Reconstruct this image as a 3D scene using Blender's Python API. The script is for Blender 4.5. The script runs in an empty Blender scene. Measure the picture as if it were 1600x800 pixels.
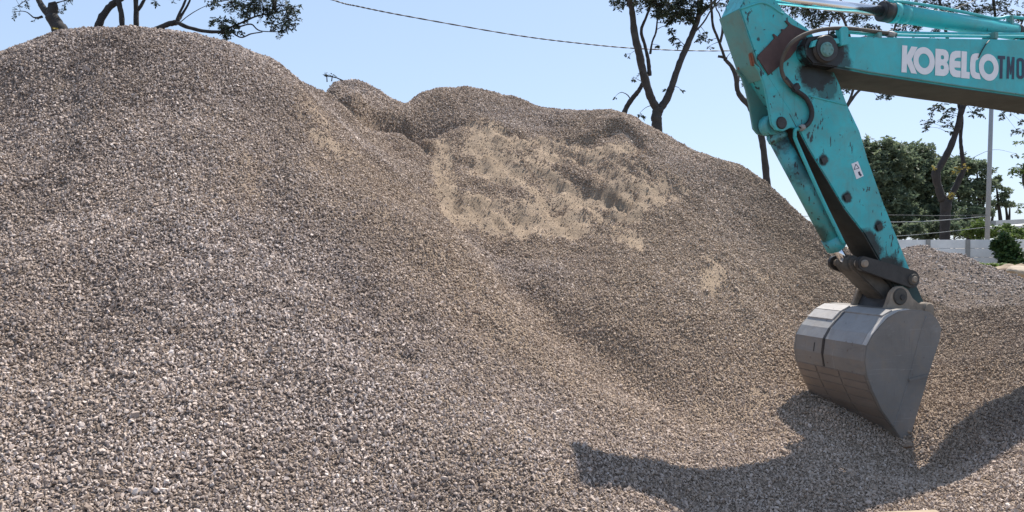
import bpy, bmesh, math, random
import numpy as np
from mathutils import Vector, Matrix
from mathutils.geometry import tessellate_polygon

S = bpy.context.scene
COL = S.collection
R = math.radians
rng = np.random.default_rng(7)
random.seed(7)

# ------------------------------------------------------------------ camera
F = 1200.0                      # focal length in pixels of the 1600 px wide photograph
CAM = np.array([0.0, 0.0, 2.0])
PITCH = math.atan(15.0 / F)     # horizon a little above the middle
cd = bpy.data.cameras.new('camera')
cam = bpy.data.objects.new('camera', cd)
COL.objects.link(cam)
cam.location = CAM
cam.rotation_euler = (R(90) - PITCH, 0, 0)
cd.sensor_width = 36
cd.lens = F / 1600 * 36
cd.clip_start = 0.1
cd.clip_end = 3000
S.camera = cam

# ------------------------------------------------------------------ light
SUN_EL, SUN_AZ = 57.0, 42.0     # azimuth measured from +Y towards +X: behind the heap, to the right
world = bpy.data.worlds.new('World')
S.world = world
world.use_nodes = True
nt = world.node_tree
bg = nt.nodes['Background']
sky = nt.nodes.new('ShaderNodeTexSky')
sky.sky_type = 'NISHITA'
sky.sun_disc = False
sky.sun_elevation = R(SUN_EL)
sky.sun_rotation = R(SUN_AZ)
sky.air_density = 1.0
sky.dust_density = 0.6
sky.ozone_density = 1.2
# thin bright haze evens the sky out: compress its range and tint it pale blue
gm = nt.nodes.new('ShaderNodeGamma'); gm.inputs[1].default_value = 0.40
tn_ = nt.nodes.new('ShaderNodeMix'); tn_.data_type = 'RGBA'; tn_.blend_type = 'MULTIPLY'; tn_.inputs[0].default_value = 1.0
tn_.inputs[7].default_value = (1.58, 1.83, 2.23, 1)
nt.links.new(sky.outputs[0], gm.inputs[0]); nt.links.new(gm.outputs[0], tn_.inputs[6])
nt.links.new(tn_.outputs[2], bg.inputs[0])
bg.inputs[1].default_value = 0.15
sl = bpy.data.lights.new('sun', 'SUN')
sl.energy = 5.0
sl.angle = R(0.53)
sl.color = (1.0, 0.945, 0.87)
sun = bpy.data.objects.new('sun', sl)
COL.objects.link(sun)
sdir = Vector((math.sin(R(SUN_AZ)) * math.cos(R(SUN_EL)), math.cos(R(SUN_AZ)) * math.cos(R(SUN_EL)), math.sin(R(SUN_EL))))
sun.rotation_euler = sdir.to_track_quat('Z', 'Y').to_euler()
sun.location = (20, 20, 40)
S.view_settings.view_transform = 'Standard'
S.view_settings.look = 'None'
S.view_settings.gamma = 1
S.view_settings.exposure = 0.62
S.view_settings.use_curve_mapping = False
S.render.engine = 'CYCLES'
S.cycles.max_bounces = 6
S.cycles.diffuse_bounces = 2
S.cycles.glossy_bounces = 2
S.cycles.transparent_max_bounces = 4

# ------------------------------------------------------------------ helpers
cP, sP = math.cos(PITCH), math.sin(PITCH)
def ray(px, py):
    x, y, z = (px - 800) / F, 1.0, -(py - 400) / F
    return np.array([x, y * cP + z * sP, -y * sP + z * cP])
def at(px, py, D):
    d = ray(px, py)
    return CAM + d * (D / d[1])

def tag(o, label=None, cat=None, group=None, kind=None):
    if label: o['label'] = label
    if cat: o['category'] = cat
    if group: o['group'] = group
    if kind: o['kind'] = kind
    return o
def empty(name, loc, rz=0.0, label=None, cat=None, group=None):
    o = bpy.data.objects.new(name, None)
    COL.objects.link(o)
    o.location = loc
    o.rotation_euler = (0, 0, rz)
    o.empty_display_size = 0.2
    return tag(o, label, cat, group)
def link(name, me, mat, parent=None):
    me.name = name
    if mat: me.materials.append(mat)
    o = bpy.data.objects.new(name, me)
    COL.objects.link(o)
    if parent: o.parent = parent
    return o
def mesh_np(verts, faces, smooth=False):
    """verts (n,3), faces (m,k) array"""
    verts = np.asarray(verts, dtype=np.float32); faces = np.asarray(faces, dtype=np.int32)
    me = bpy.data.meshes.new('mesh')
    k = faces.shape[1]; m = len(faces)
    me.vertices.add(len(verts)); me.vertices.foreach_set('co', verts.ravel())
    me.loops.add(m * k); me.loops.foreach_set('vertex_index', faces.ravel())
    me.polygons.add(m)
    me.polygons.foreach_set('loop_start', np.arange(0, m * k, k, dtype=np.int32))
    me.polygons.foreach_set('loop_total', np.full(m, k, dtype=np.int32))
    me.polygons.foreach_set('use_smooth', np.full(m, smooth, dtype=bool))
    me.update(calc_edges=True)
    return me
def fattr(me, name, vals, domain='POINT'):
    a = me.attributes.new(name, 'FLOAT', domain)
    a.data.foreach_set('value', np.asarray(vals, dtype=np.float32))

class MB:
    """collects shapes into one bmesh"""
    def __init__(s): s.bm = bmesh.new()
    def prism(s, poly, w0, w1, bevel=0.0, axis='w'):
        """poly in (a, z); extruded along w (local y)"""
        b = s.bm
        v0 = [b.verts.new((p[0], w0, p[1])) for p in poly]
        v1 = [b.verts.new((p[0], w1, p[1])) for p in poly]
        fs = [b.faces.new(v0), b.faces.new(v1[::-1])]
        n = len(poly)
        for i in range(n):
            fs.append(b.faces.new((v0[i], v1[i], v1[(i + 1) % n], v0[(i + 1) % n])))
        bmesh.ops.recalc_face_normals(b, faces=fs)
        if bevel > 0:
            es = list({e for f in fs for e in f.edges})
            bmesh.ops.bevel(b, geom=es, offset=bevel, segments=2, affect='EDGES', clamp_overlap=True)
        return s
    def box(s, c, size, bevel=0.0, rot=None):
        M = Matrix.Translation(c) @ (rot.to_4x4() if rot else Matrix.Identity(4)) @ Matrix.Diagonal((*size, 1))
        r = bmesh.ops.create_cube(s.bm, size=1, matrix=M)
        if bevel > 0:
            es = list({e for v in r['verts'] for e in v.link_edges})
            bmesh.ops.bevel(s.bm, geom=es, offset=bevel, segments=2, affect='EDGES', clamp_overlap=True)
        return s
    def cyl(s, p0, p1, r0, r1=None, seg=20, bevel=0.0):
        p0, p1 = Vector(p0), Vector(p1)
        d = p1 - p0
        M = Matrix.Translation((p0 + p1) / 2) @ d.to_track_quat('Z', 'Y').to_matrix().to_4x4()
        r = bmesh.ops.create_cone(s.bm, cap_ends=True, segments=seg, radius1=r0, radius2=r0 if r1 is None else r1, depth=d.length, matrix=M)
        fs = {f for v in r['verts'] for f in v.link_faces}
        for f in fs: f.smooth = len(f.verts) == 4
        if bevel > 0:
            es = [e for e in {e for v in r['verts'] for e in v.link_edges} if any(len(f.verts) > 4 for f in e.link_faces)]
            bmesh.ops.bevel(s.bm, geom=es, offset=bevel, segments=2, affect='EDGES', clamp_overlap=True)
        return s
    def tube(s, pts, rads, seg=8, cap=True):
        pts = [Vector(p) for p in pts]
        if not hasattr(rads, '__len__'): rads = [rads] * len(pts)
        rings = []
        up = None
        for i, p in enumerate(pts):
            t = (pts[min(i + 1, len(pts) - 1)] - pts[max(i - 1, 0)]).normalized()
            if up is None:
                up = Vector((0, 0, 1)) if abs(t.z) < 0.9 else Vector((1, 0, 0))
            x = t.cross(up)
            if x.length < 1e-4: x = t.orthogonal()
            x.normalize(); y = x.cross(t).normalized(); up = y
            rings.append([s.bm.verts.new(p + (x * math.cos(2 * math.pi * k / seg) + y * math.sin(2 * math.pi * k / seg)) * rads[i]) for k in range(seg)])
        for a, b in zip(rings[:-1], rings[1:]):
            for k in range(seg):
                f = s.bm.faces.new((a[k], a[(k + 1) % seg], b[(k + 1) % seg], b[k])); f.smooth = True
        if cap:
            s.bm.faces.new(rings[0][::-1]); s.bm.faces.new(rings[-1])
        return s
    def build(s, name, mat, parent=None, normals=True):
        if normals: bmesh.ops.recalc_face_normals(s.bm, faces=s.bm.faces[:])
        me = bpy.data.meshes.new(name)
        s.bm.to_mesh(me); s.bm.free()
        return link(name, me, mat, parent)

def smooth_path(pts, n=6):
    """Catmull-Rom through points (any dimension)"""
    P = np.asarray(pts, dtype=float)
    if len(P) < 3: 
        return [P[0] + (P[-1] - P[0]) * t for t in np.linspace(0, 1, n + 1)]
    Q = np.vstack([2 * P[0] - P[1], P, 2 * P[-1] - P[-2]])
    out = []
    for i in range(1, len(Q) - 2):
        for t in np.linspace(0, 1, n, endpoint=False):
            a, b, c, d = Q[i - 1], Q[i], Q[i + 1], Q[i + 2]
            out.append(0.5 * (2 * b + (c - a) * t + (2 * a - 5 * b + 4 * c - d) * t * t + (3 * b - a - 3 * c + d) * t ** 3))
    out.append(P[-1])
    return out

# value noise
def _hash(ix, iy, seed):
    h = (ix.astype(np.int64) * 374761393 + iy.astype(np.int64) * 668265263 + seed * 982451653) & 0xFFFFFFFF
    h = ((h ^ (h >> 13)) * 1274126177) & 0xFFFFFFFF
    return ((h ^ (h >> 16)) & 0xFFFFFF) / float(0xFFFFFF)
def vnoise(x, y, seed=0):
    x = np.asarray(x, float); y = np.asarray(y, float)
    ix, iy = np.floor(x), np.floor(y)
    fx, fy = x - ix, y - iy
    fx = fx * fx * fx * (fx * (fx * 6 - 15) + 10); fy = fy * fy * fy * (fy * (fy * 6 - 15) + 10)
    a, b = _hash(ix, iy, seed), _hash(ix + 1, iy, seed)
    c, d = _hash(ix, iy + 1, seed), _hash(ix + 1, iy + 1, seed)
    return (a + (b - a) * fx) * (1 - fy) + (c + (d - c) * fx) * fy - 0.5
def fbm(x, y, seed=0, oct=4, gain=0.5):
    v, a, f = 0, 1.0, 1.0
    for o in range(oct):
        v = v + a * vnoise(x * f + 13.7 * o, y * f - 7.1 * o, seed + o * 31)
        a *= gain; f *= 2.03
    return v
def sstep(a, b, x):
    t = np.clip((x - a) / (b - a), 0, 1)
    return t * t * (3 - 2 * t)

# ------------------------------------------------------------------ materials
def mat(name):
    m = bpy.data.materials.new(name)
    m.use_nodes = True
    return m, m.node_tree.nodes, m.node_tree.links, m.node_tree.nodes['Principled BSDF']
def noise_node(N, L, scale, detail=4, rough=0.6, coord='Object', vec=None, dist=0.0):
    n = N.new('ShaderNodeTexNoise'); n.inputs['Scale'].default_value = scale
    n.inputs['Detail'].default_value = detail; n.inputs['Roughness'].default_value = rough
    n.inputs['Distortion'].default_value = dist
    if vec is None:
        tc = N.new('ShaderNodeTexCoord'); vec = tc.outputs[coord]
    L.new(vec, n.inputs['Vector'])
    return n
def ramp(N, L, src, stops):
    r = N.new('ShaderNodeValToRGB')
    e = r.color_ramp.elements
    while len(e) < len(stops): e.new(0.5)
    for k, (p, c) in enumerate(stops):
        e[k].position = p
        e[k].color = (*c, 1) if hasattr(c, '__len__') else (c, c, c, 1)
    L.new(src, r.inputs[0])
    return r
def mix(N, L, fac, a, b, mode='MIX'):
    m = N.new('ShaderNodeMix'); m.data_type = 'RGBA'; m.blend_type = mode
    for s, v in ((m.inputs[0], fac), (m.inputs[6], a), (m.inputs[7], b)):
        if hasattr(v, 'is_linked') or isinstance(v, bpy.types.NodeSocket): L.new(v, s)
        elif hasattr(v, '__len__'): s.default_value = (*v, 1)
        else: s.default_value = v
    return m.outputs[2]
def math_n(N, L, op, a, b=None, clamp=False):
    m = N.new('ShaderNodeMath'); m.operation = op; m.use_clamp = clamp
    for s, v in ((m.inputs[0], a), (m.inputs[1], b)):
        if v is None: continue
        if isinstance(v, bpy.types.NodeSocket): L.new(v, s)
        else: s.default_value = v
    return m.outputs[0]
def bump(N, L, h, strength, dist, target):
    b = N.new('ShaderNodeBump'); b.inputs['Strength'].default_value = strength; b.inputs['Distance'].default_value = dist
    L.new(h, b.inputs['Height']); L.new(b.outputs[0], target.inputs['Normal'])
    return b

def simple(name, col, rough=0.6, metal=0.0, var=0.25, scale=6.0, bumpy=0.0, spec=0.5):
    m, N, L, P = mat(name)
    n = noise_node(N, L, scale, 6, 0.65)
    c = tuple(col)
    r = ramp(N, L, n.outputs[0], [(0.25, tuple(x * (1 - var) for x in c)), (0.75, tuple(min(1, x * (1 + var)) for x in c))])
    L.new(r.outputs[0], P.inputs['Base Color'])
    P.inputs['Roughness'].default_value = rough; P.inputs['Metallic'].default_value = metal
    P.inputs['Specular IOR Level'].default_value = spec
    if bumpy: bump(N, L, n.outputs[0], 0.6, bumpy, P)
    return m

# crushed stone: one tone per stone, dust where the fines are
def stone_colour(N, L, tone, dust):
    r = ramp(N, L, tone, [(0.0, (0.075, 0.057, 0.049)), (0.3, (0.215, 0.169, 0.143)), (0.6, (0.395, 0.322, 0.278)), (0.85, (0.55, 0.46, 0.405)), (1.0, (0.66, 0.57, 0.51))])
    d = mix(N, L, 0.6, r.outputs[0], (0.43, 0.32, 0.222))
    return mix(N, L, dust, r.outputs[0], d)
def make_stone_mat():
    m, N, L, P = mat('crushed stone')
    a = N.new('ShaderNodeAttribute'); a.attribute_type = 'INSTANCER'; a.attribute_name = 'tone'
    b = N.new('ShaderNodeAttribute'); b.attribute_type = 'INSTANCER'; b.attribute_name = 'dust'
    L.new(stone_colour(N, L, a.outputs['Fac'], b.outputs['Fac']), P.inputs['Base Color'])
    P.inputs['Roughness'].default_value = 0.85
    P.inputs['Specular IOR Level'].default_value = 0.25
    return m
M_STONE = make_stone_mat()
def make_heap_mat():
    m, N, L, P = mat('gravel bed and crusher sand')
    tc = N.new('ShaderNodeTexCoord'); v = tc.outputs['Object']
    sand = N.new('ShaderNodeAttribute'); sand.attribute_name = 'sand'
    vo = N.new('ShaderNodeTexVoronoi'); vo.inputs['Scale'].default_value = 60; L.new(v, vo.inputs['Vector'])
    sep = N.new('ShaderNodeSeparateColor'); L.new(vo.outputs['Color'], sep.inputs[0])
    tone = math_n(N, L, 'MULTIPLY', sep.outputs[0], 0.55)  # bed darker than the stones: shade of the gaps put into colour
    du = N.new('ShaderNodeAttribute'); du.attribute_name = 'dust'
    g = stone_colour(N, L, tone, du.outputs['Fac'])
    n1 = noise_node(N, L, 3.0, 8, 0.7, vec=v)
    s = ramp(N, L, n1.outputs[0], [(0.3, (0.25, 0.186, 0.13)), (0.55, (0.345, 0.262, 0.187)), (0.75, (0.40, 0.308, 0.225))])
    n2 = noise_node(N, L, 60.0, 3, 0.7, vec=v)
    sp = ramp(N, L, n2.outputs[0], [(0.32, 0.6), (0.5, 1.0)])
    s2 = mix(N, L, 1.0, s.outputs[0], sp.outputs[0], 'MULTIPLY')
    L.new(mix(N, L, sand.outputs['Fac'], g, s2), P.inputs['Base Color'])
    P.inputs['Roughness'].default_value = 0.95
    P.inputs['Specular IOR Level'].default_value = 0.15
    inv = math_n(N, L, 'SUBTRACT', 1.0, vo.outputs['Distance'])
    n3 = noise_node(N, L, 14.0, 8, 0.8, vec=v)
    hmix = N.new('ShaderNodeMix'); L.new(sand.outputs['Fac'], hmix.inputs[0]); L.new(inv, hmix.inputs[2]); L.new(n3.outputs[0], hmix.inputs[3])
    bump(N, L, hmix.outputs[0], 1.0, 0.035, P)
    return m
M_HEAP = make_heap_mat()

def make_ground_mat():
    m, N, L, P = mat('packed yard dirt')
    n = noise_node(N, L, 0.35, 10, 0.7)
    r = ramp(N, L, n.outputs[0], [(0.3, (0.2, 0.155, 0.11)), (0.5, (0.31, 0.25, 0.185)), (0.7, (0.36, 0.31, 0.24))])
    L.new(r.outputs[0], P.inputs['Base Color']); P.inputs['Roughness'].default_value = 0.95
    n2 = noise_node(N, L, 8, 8, 0.7)
    bump(N, L, n2.outputs[0], 0.8, 0.08, P)
    return m
M_DIRT = make_ground_mat()

TEAL = (0.045, 0.45, 0.48)
def make_paint(name, col, dirt=0.35, grease=(), chips=0.5, dust=(0.21, 0.19, 0.14), rough=0.38):
    """machine paint: faded, dusty, chipped; grease = list of (a, w, z, radius, strength) stains in the machine's own coordinates"""
    m, N, L, P = mat(name)
    tc = N.new('ShaderNodeTexCoord'); v = tc.outputs['Object']
    n1 = noise_node(N, L, 2.2, 6, 0.6, vec=v)
    c = ramp(N, L, n1.outputs[0], [(0.3, tuple(x * 0.88 for x in col)), (0.7, tuple(min(1, x * 1.1 + 0.008) for x in col))]).outputs[0]
    # dust film
    n2 = noise_node(N, L, 5.5, 8, 0.72, vec=v, dist=0.6)
    f = ramp(N, L, n2.outputs[0], [(0.42, 0.0), (0.72, dirt)])
    c = mix(N, L, f.outputs[0], c, dust)
    # run-down streaks
    mp = N.new('ShaderNodeMapping'); mp.inputs['Scale'].default_value = (22, 22, 1.5); L.new(v, mp.inputs[0])
    n4 = noise_node(N, L, 1.0, 4, 0.6, vec=mp.outputs[0])
    f4 = ramp(N, L, n4.outputs[0], [(0.6, 0.0), (0.78, dirt * 0.7)])
    c = mix(N, L, f4.outputs[0], c, (0.06, 0.06, 0.05))
    # chips down to dark primer
    mp2 = N.new('ShaderNodeMapping'); mp2.inputs['Scale'].default_value = (1.0, 1.0, 0.45); mp2.inputs['Rotation'].default_value = (0, 0.5, 0); L.new(v, mp2.inputs[0])
    n3 = noise_node(N, L, 21, 3, 0.55, vec=mp2.outputs[0], dist=0.5)
    t = 0.715 - 0.075 * chips
    f3 = ramp(N, L, n3.outputs[0], [(t, 0.0), (t + 0.015, 0.9)])
    c = mix(N, L, f3.outputs[0], c, (0.03, 0.032, 0.035))
    gsum = None
    n5 = noise_node(N, L, 6, 6, 0.7, vec=v)
    for (ga, gw, gz, gr, gs) in grease:
        mpg = N.new('ShaderNodeMapping'); mpg.inputs['Location'].default_value = (-ga, -gw, -gz); L.new(v, mpg.inputs[0])
        ln = N.new('ShaderNodeVectorMath'); ln.operation = 'LENGTH'; L.new(mpg.outputs[0], ln.inputs[0])
        dd = math_n(N, L, 'DIVIDE', ln.outputs['Value'], gr)
        dn = math_n(N, L, 'ADD', dd, math_n(N, L, 'MULTIPLY', math_n(N, L, 'SUBTRACT', n5.outputs[0], 0.5), 1.3))
        g = ramp(N, L, dn, [(0.72, gs), (1.0, 0.0)])
        gsum = g.outputs[0] if gsum is None else math_n(N, L, 'MAXIMUM', gsum, g.outputs[0])
    rr = 0.0
    if gsum is not None:
        c = mix(N, L, gsum, c, (0.014, 0.0135, 0.013))
    L.new(c, P.inputs['Base Color'])
    rn = ramp(N, L, n2.outputs[0], [(0.4, rough), (0.75, min(1, rough + 0.35))])
    L.new(rn.outputs[0], P.inputs['Roughness'])
    P.inputs['Specular IOR Level'].default_value = 0.4
    bump(N, L, n2.outputs[0], 0.12, 0.01, P)
    return m

M_RUBBER = simple('black hose rubber', (0.02, 0.02, 0.021), 0.6, 0, 0.3, 30, 0)
M_GREASE = simple('greasy dark steel', (0.028, 0.026, 0.025), 0.5, 0, 0.6, 9, 0.004)
M_DIRTY = simple('dust caked dark steel', (0.085, 0.075, 0.062), 0.8, 0, 0.5, 7, 0.006)
M_CHROME = simple('chromed rod', (0.75, 0.76, 0.78), 0.18, 1.0, 0.05, 3)
M_RUST = simple('rusty bare plate', (0.075, 0.045, 0.042), 0.8, 0, 0.35, 7, 0.004)
M_ORUST = simple('orange rust', (0.22, 0.085, 0.045), 0.85, 0, 0.35, 14, 0.003)
def make_steel(name, col, scr=0.5, dirt=0.5):
    m, N, L, P = mat(name)
    tc = N.new('ShaderNodeTexCoord'); v = tc.outputs['Object']
    n1 = noise_node(N, L, 2.5, 7, 0.65, vec=v)
    c = ramp(N, L, n1.outputs[0], [(0.28, tuple(x * 0.78 for x in col)), (0.72, tuple(x * 1.2 for x in col))]).outputs[0]
    for k, (sc, rot) in enumerate((((2.0, 2.0, 55), (0, 0.25, 0)), ((60, 3.0, 2.5), (0.0, 0.12, 0.1)), ((2.0, 40, 3.0), (0.3, 0.0, 0.15)))):
        mp = N.new('ShaderNodeMapping'); mp.inputs['Scale'].default_value = sc; mp.inputs['Rotation'].default_value = rot; L.new(v, mp.inputs[0])
        nn_ = noise_node(N, L, 1.0, 5, 0.7, vec=mp.outputs[0], dist=0.4)
        f = ramp(N, L, nn_.outputs[0], [(0.60, 0.0), (0.72, scr * (0.8, 0.6, 0.6)[k])])
        c = mix(N, L, f.outputs[0], c, (0.40, 0.385, 0.36) if k != 1 else (0.075, 0.07, 0.065))
    n2 = noise_node(N, L, 5.0, 8, 0.75, vec=v, dist=0.8)
    f = ramp(N, L, n2.outputs[0], [(0.48, 0.0), (0.75, dirt)])
    c = mix(N, L, f.outputs[0], c, (0.25, 0.195, 0.14))
    n3 = noise_node(N, L, 17, 4, 0.6, vec=v)
    f = ramp(N, L, n3.outputs[0], [(0.66, 0.0), (0.72, 0.7)])
    c = mix(N, L, f.outputs[0], c, (0.10, 0.06, 0.04))
    L.new(c, P.inputs['Base Color'])
    r = ramp(N, L, n1.outputs[0], [(0.3, 0.5), (0.7, 0.78)]); L.new(r.outputs[0], P.inputs['Roughness'])
    n4 = noise_node(N, L, 3.2, 3, 0.5, vec=v)
    bump(N, L, n4.outputs[0], 0.35, 0.03, P)
    return m
M_STEEL = make_steel('scoured bucket steel', (0.20, 0.182, 0.163), 0.6, 0.65)
M_BRIGHT = make_steel('worn and sunlit steel', (0.46, 0.43, 0.40), 0.3, 0.35)  # real wear on the rim; on the top plates, sunlight put into colour
M_MIDSTEEL = make_steel('scoured and sunlit steel', (0.30, 0.29, 0.28), 0.6, 0.4)  # lighter copy that paints sunlight on the shell top; also hose fittings
M_BROWNSTEEL = make_steel('brown scoured wear bar', (0.20, 0.165, 0.138), 0.4, 0.5)
M_BUCKETEAR = simple('tan dusty steel ear', (0.28, 0.225, 0.17), 0.8, 0, 0.35, 9, 0.004)
M_WHITE = simple('white lettering', (0.78, 0.78, 0.80), 0.5, 0, 0.06, 12)
M_NAVY = simple('dark lettering', (0.02, 0.03, 0.06), 0.5, 0, 0.2, 8)
M_BARK = simple('grey brown bark', (0.048, 0.043, 0.04), 0.95, 0, 0.45, 5, 0.03)
M_BARKD = simple('dark bark', (0.034, 0.031, 0.03), 0.95, 0, 0.45, 5, 0.03)
M_CONC = simple('precast concrete', (0.80, 0.79, 0.76), 0.9, 0, 0.14, 1.5, 0.004)
M_POST = simple('weathered concrete post', (0.30, 0.29, 0.27), 0.9, 0, 0.2, 2, 0.004)
M_POLE = simple('grey painted pole', (0.27, 0.285, 0.30), 0.6, 0, 0.1, 2)
M_CABLE = simple('cable sheath', (0.09, 0.095, 0.1), 0.6, 0, 0.2, 5)
M_CABLE_GREY = simple('pale cable sheath', (0.26, 0.28, 0.29), 0.6, 0, 0.2, 5)
M_WOOD = simple('pale raw timber', (0.33, 0.25, 0.165), 0.8, 0, 0.22, 8, 0.004)
M_ROOF = simple('sheet metal roof', (0.5, 0.5, 0.48), 0.5, 0, 0.15, 1)
M_GLASS, _N, _L, _P = mat('cab glass'); _P.inputs['Base Color'].default_value = (0.02, 0.03, 0.03, 1); _P.inputs['Roughness'].default_value = 0.05

def leaf_mat(name, dark, light, trans=0.25):
    m, N, L, P = mat(name)
    a = N.new('ShaderNodeAttribute'); a.attribute_name = 'tone'
    r = ramp(N, L, a.outputs['Fac'], [(0.0, dark), (1.0, light)])
    L.new(r.outputs[0], P.inputs['Base Color'])
    P.inputs['Roughness'].default_value = 0.6
    P.inputs['Specular IOR Level'].default_value = 0.3
    t = N.new('ShaderNodeBsdfTranslucent'); L.new(r.outputs[0], t.inputs['Color'])
    ms = N.new('ShaderNodeMixShader'); ms.inputs[0].default_value = trans
    out = N['Material Output'] if 'Material Output' in N else None
    L.new(P.outputs[0], ms.inputs[1]); L.new(t.outputs[0], ms.inputs[2]); L.new(ms.outputs[0], out.inputs[0])
    return m
M_LEAF = leaf_mat('feathery leaf', (0.022, 0.036, 0.028), (0.06, 0.08, 0.048))
M_LEAF_DENSE = leaf_mat('broad leaf', (0.065, 0.10, 0.07), (0.20, 0.24, 0.14), 0.5)  # leaves paled so that distance haze sits in their colour
M_LEAF_BRIGHT = leaf_mat('bright young leaf', (0.07, 0.12, 0.03), (0.16, 0.22, 0.06), 0.4)
M_LEAF_YELLOW = leaf_mat('yellowing leaf', (0.16, 0.15, 0.04), (0.34, 0.27, 0.07), 0.35)
M_LEAF_BUSH = leaf_mat('glossy bush leaf', (0.018, 0.045, 0.016), (0.06, 0.11, 0.03), 0.2)

# ------------------------------------------------------------------ terrain: the heap's height field
YARD = 0.75
ctrl = []
def cp(px, py, D): ctrl.append(at(px, py, D))
def cw(x, y, z): ctrl.append(np.array([x, y, z], float))
CRD = [0.0, 0.0, 3.5, 6.8, 7.0, 9.4, 11.3, -1.9, -0.4, 24.0]
CRD2 = [5.6, 15.5, 8.2, -1.7, 4.4, 7.0, 3.1, 2.6, 5.7, 9.5, 9.8, 8.7, 5.9, 0.3, 3.5, 11.0, 11.1, 7.9, 4.0]
# crest of the big front heap
CREST = [(-420, 175, 9.4), (-220, 130, 9.9), (0, 79, 10.4), (60, 57, 10.5), (130, 42, 10.5), (230, 42, 10.6), (330, 57, 10.6), (400, 81, 10.8), (450, 106, 11.1), (492, 134, 11.5)]
for k, t in enumerate(CREST): cp(t[0], t[1] + CRD[k], t[2])
# its face
for t in [(-300, 300, 7.9), (-300, 500, 6.0), (-300, 800, 4.0),
          (0, 160, 9.3), (0, 250, 8.25), (0, 420, 6.7), (0, 600, 5.35), (0, 800, 4.25),
          (200, 120, 9.6), (200, 250, 8.3), (200, 420, 6.8), (200, 600, 5.45), (200, 800, 4.35),
          (400, 160, 9.8), (400, 250, 8.75), (400, 420, 7.1), (400, 600, 5.7), (400, 800, 4.6),
          (500, 220, 10.0), (510, 330, 8.35), (580, 300, 9.5), (600, 450, 7.55), (600, 600, 6.15), (600, 800, 5.0),
          (560, 215, 11.6), (650, 290, 10.9), (700, 340, 10.3), (700, 480, 7.85)]: cp(*t)
# back ridge crest
CREST2 = [(520, 126, 15.4), (560, 127, 15.6), (600, 142, 15.8), (632, 153, 16.2), (670, 143, 16.3), (720, 133, 16.4), (800, 149, 16.3), (835, 161, 16.2), (895, 171, 16.0), (965, 171, 15.8), (1000, 186, 15.5), (1060, 216, 15.0), (1100, 241, 14.6), (1150, 251, 14.3), (1180, 270, 14.0), (1215, 300, 13.6), (1250, 330, 13.2), (1300, 372, 12.8), (1350, 402, 12.5)]
for k, t in enumerate(CREST2): cp(t[0], t[1] + CRD2[k], t[2])
for t in [(506, 142, 12.6), (515, 136, 14.0), (545, 152, 14.6), (555, 172, 13.3), (545, 195, 12.3), (600, 182, 14.2), (605, 222, 13.2), (640, 255, 12.2), (632, 205, 13.75), (625, 182, 14.5), (690, 204, 14.1), (670, 225, 13.4)]: cp(*t)
# bowl dug into the back ridge, and the long slope down to the dig
for t in [(575, 168, 14.2), (720, 185, 14.7), (720, 240, 13.4), (740, 320, 11.6),
          (800, 190, 14.9), (800, 230, 13.9), (800, 300, 12.4), (800, 380, 10.75), (800, 480, 8.55), (800, 620, 6.8), (800, 800, 5.05),
          (900, 205, 14.9), (900, 260, 13.7), (900, 330, 12.2), (900, 420, 10.5), (900, 520, 8.5), (860, 600, 7.2), (740, 400, 9.0),
          (1000, 215, 14.6), (1000, 250, 13.7), (1000, 310, 12.6), (1000, 400, 10.6), (1000, 500, 9.05), (1000, 600, 8.1), (1000, 700, 6.65),
          (1100, 300, 13.2), (1100, 400, 11.05), (1100, 500, 9.45), (1150, 350, 12.5), (1150, 450, 10.4), (1150, 550, 9.15), (1150, 650, 8.0), 
          (1250, 420, 11.6), (1250, 500, 10.2), (1250, 600, 8.7), (1280, 700, 7.4)]: cp(*t)
# floor of the dig and the bank on the right
for t in [(1360, 450, 11.7), (1420, 480, 11.6), (1350, 600, 8.7), (1410, 699, 7.35), (1500, 487, 11.6), (1600, 478, 10.6), (1700, 474, 10.2), (1540, 484, 11.0),
          (1500, 550, 9.8), (1600, 550, 8.8), (1720, 550, 8.6), (1500, 620, 8.4), (1600, 710, 6.4), (1720, 700, 6.0), (1600, 800, 5.35),
          (905, 700, 5.89), (940, 725, 5.90), (1000, 750, 5.96), (1070, 775, 6.03), (1150, 785, 6.15), (1300, 770, 6.44), (1450, 745, 6.79), (1520, 700, 7.03), (1600, 630, 7.38), (1250, 830, 5.75), (1400, 830, 5.7)]: cp(*t)
# behind the crests, and the yard all round
for x in (-13, -10, -7, -4): cw(x, 14.0, 2.6); cw(x, 17.5, 0.9)
cw(-1.8, 14.2, 3.3)
for x in (-2, 0, 2): cw(x, 20.3, 2.5); cw(x, 24.0, 0.7)
cw(-5, 20, 1.0); cw(4, 19.3, 2.0); cw(4.5, 22.5, 0.65); cw(6, 17.0, 1.15); cw(7, 15.5, 0.7); cw(7, 20, 0.6); cw(9.5, 13, 0.75); cw(8.1, 12.6, 0.85); cw(7.2, 12.9, 0.85); cw(10.5, 9, 0.6); cw(10.5, 17, 0.65)
for x in (-14, -9, -5, -1, 3, 8): cw(x, 25.5, 0.6)
cw(-14.5, 9, 2.6); cw(-14.5, 5, 1.2); cw(-14.5, 13, 1.4)
for x, z in ((-10, 0.75), (-5, 0.5), (0, 0.3), (4, 0.2), (8, 0.3)): cw(x, 2.0, z); cw(x, -2.5, 0.55)
C = np.array(ctrl)
def tps_fit(C, lam):
    n = len(C)
    d2 = ((C[:, None, :2] - C[None, :, :2]) ** 2).sum(-1)
    K = 0.5 * d2 * np.log(d2 + 1e-9) + lam * np.eye(n)
    Pm = np.c_[np.ones(n), C[:, :2]]
    A = np.block([[K, Pm], [Pm.T, np.zeros((3, 3))]])
    return np.linalg.solve(A, np.r_[C[:, 2], np.zeros(3)])
W = tps_fit(C, 0.03)
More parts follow.
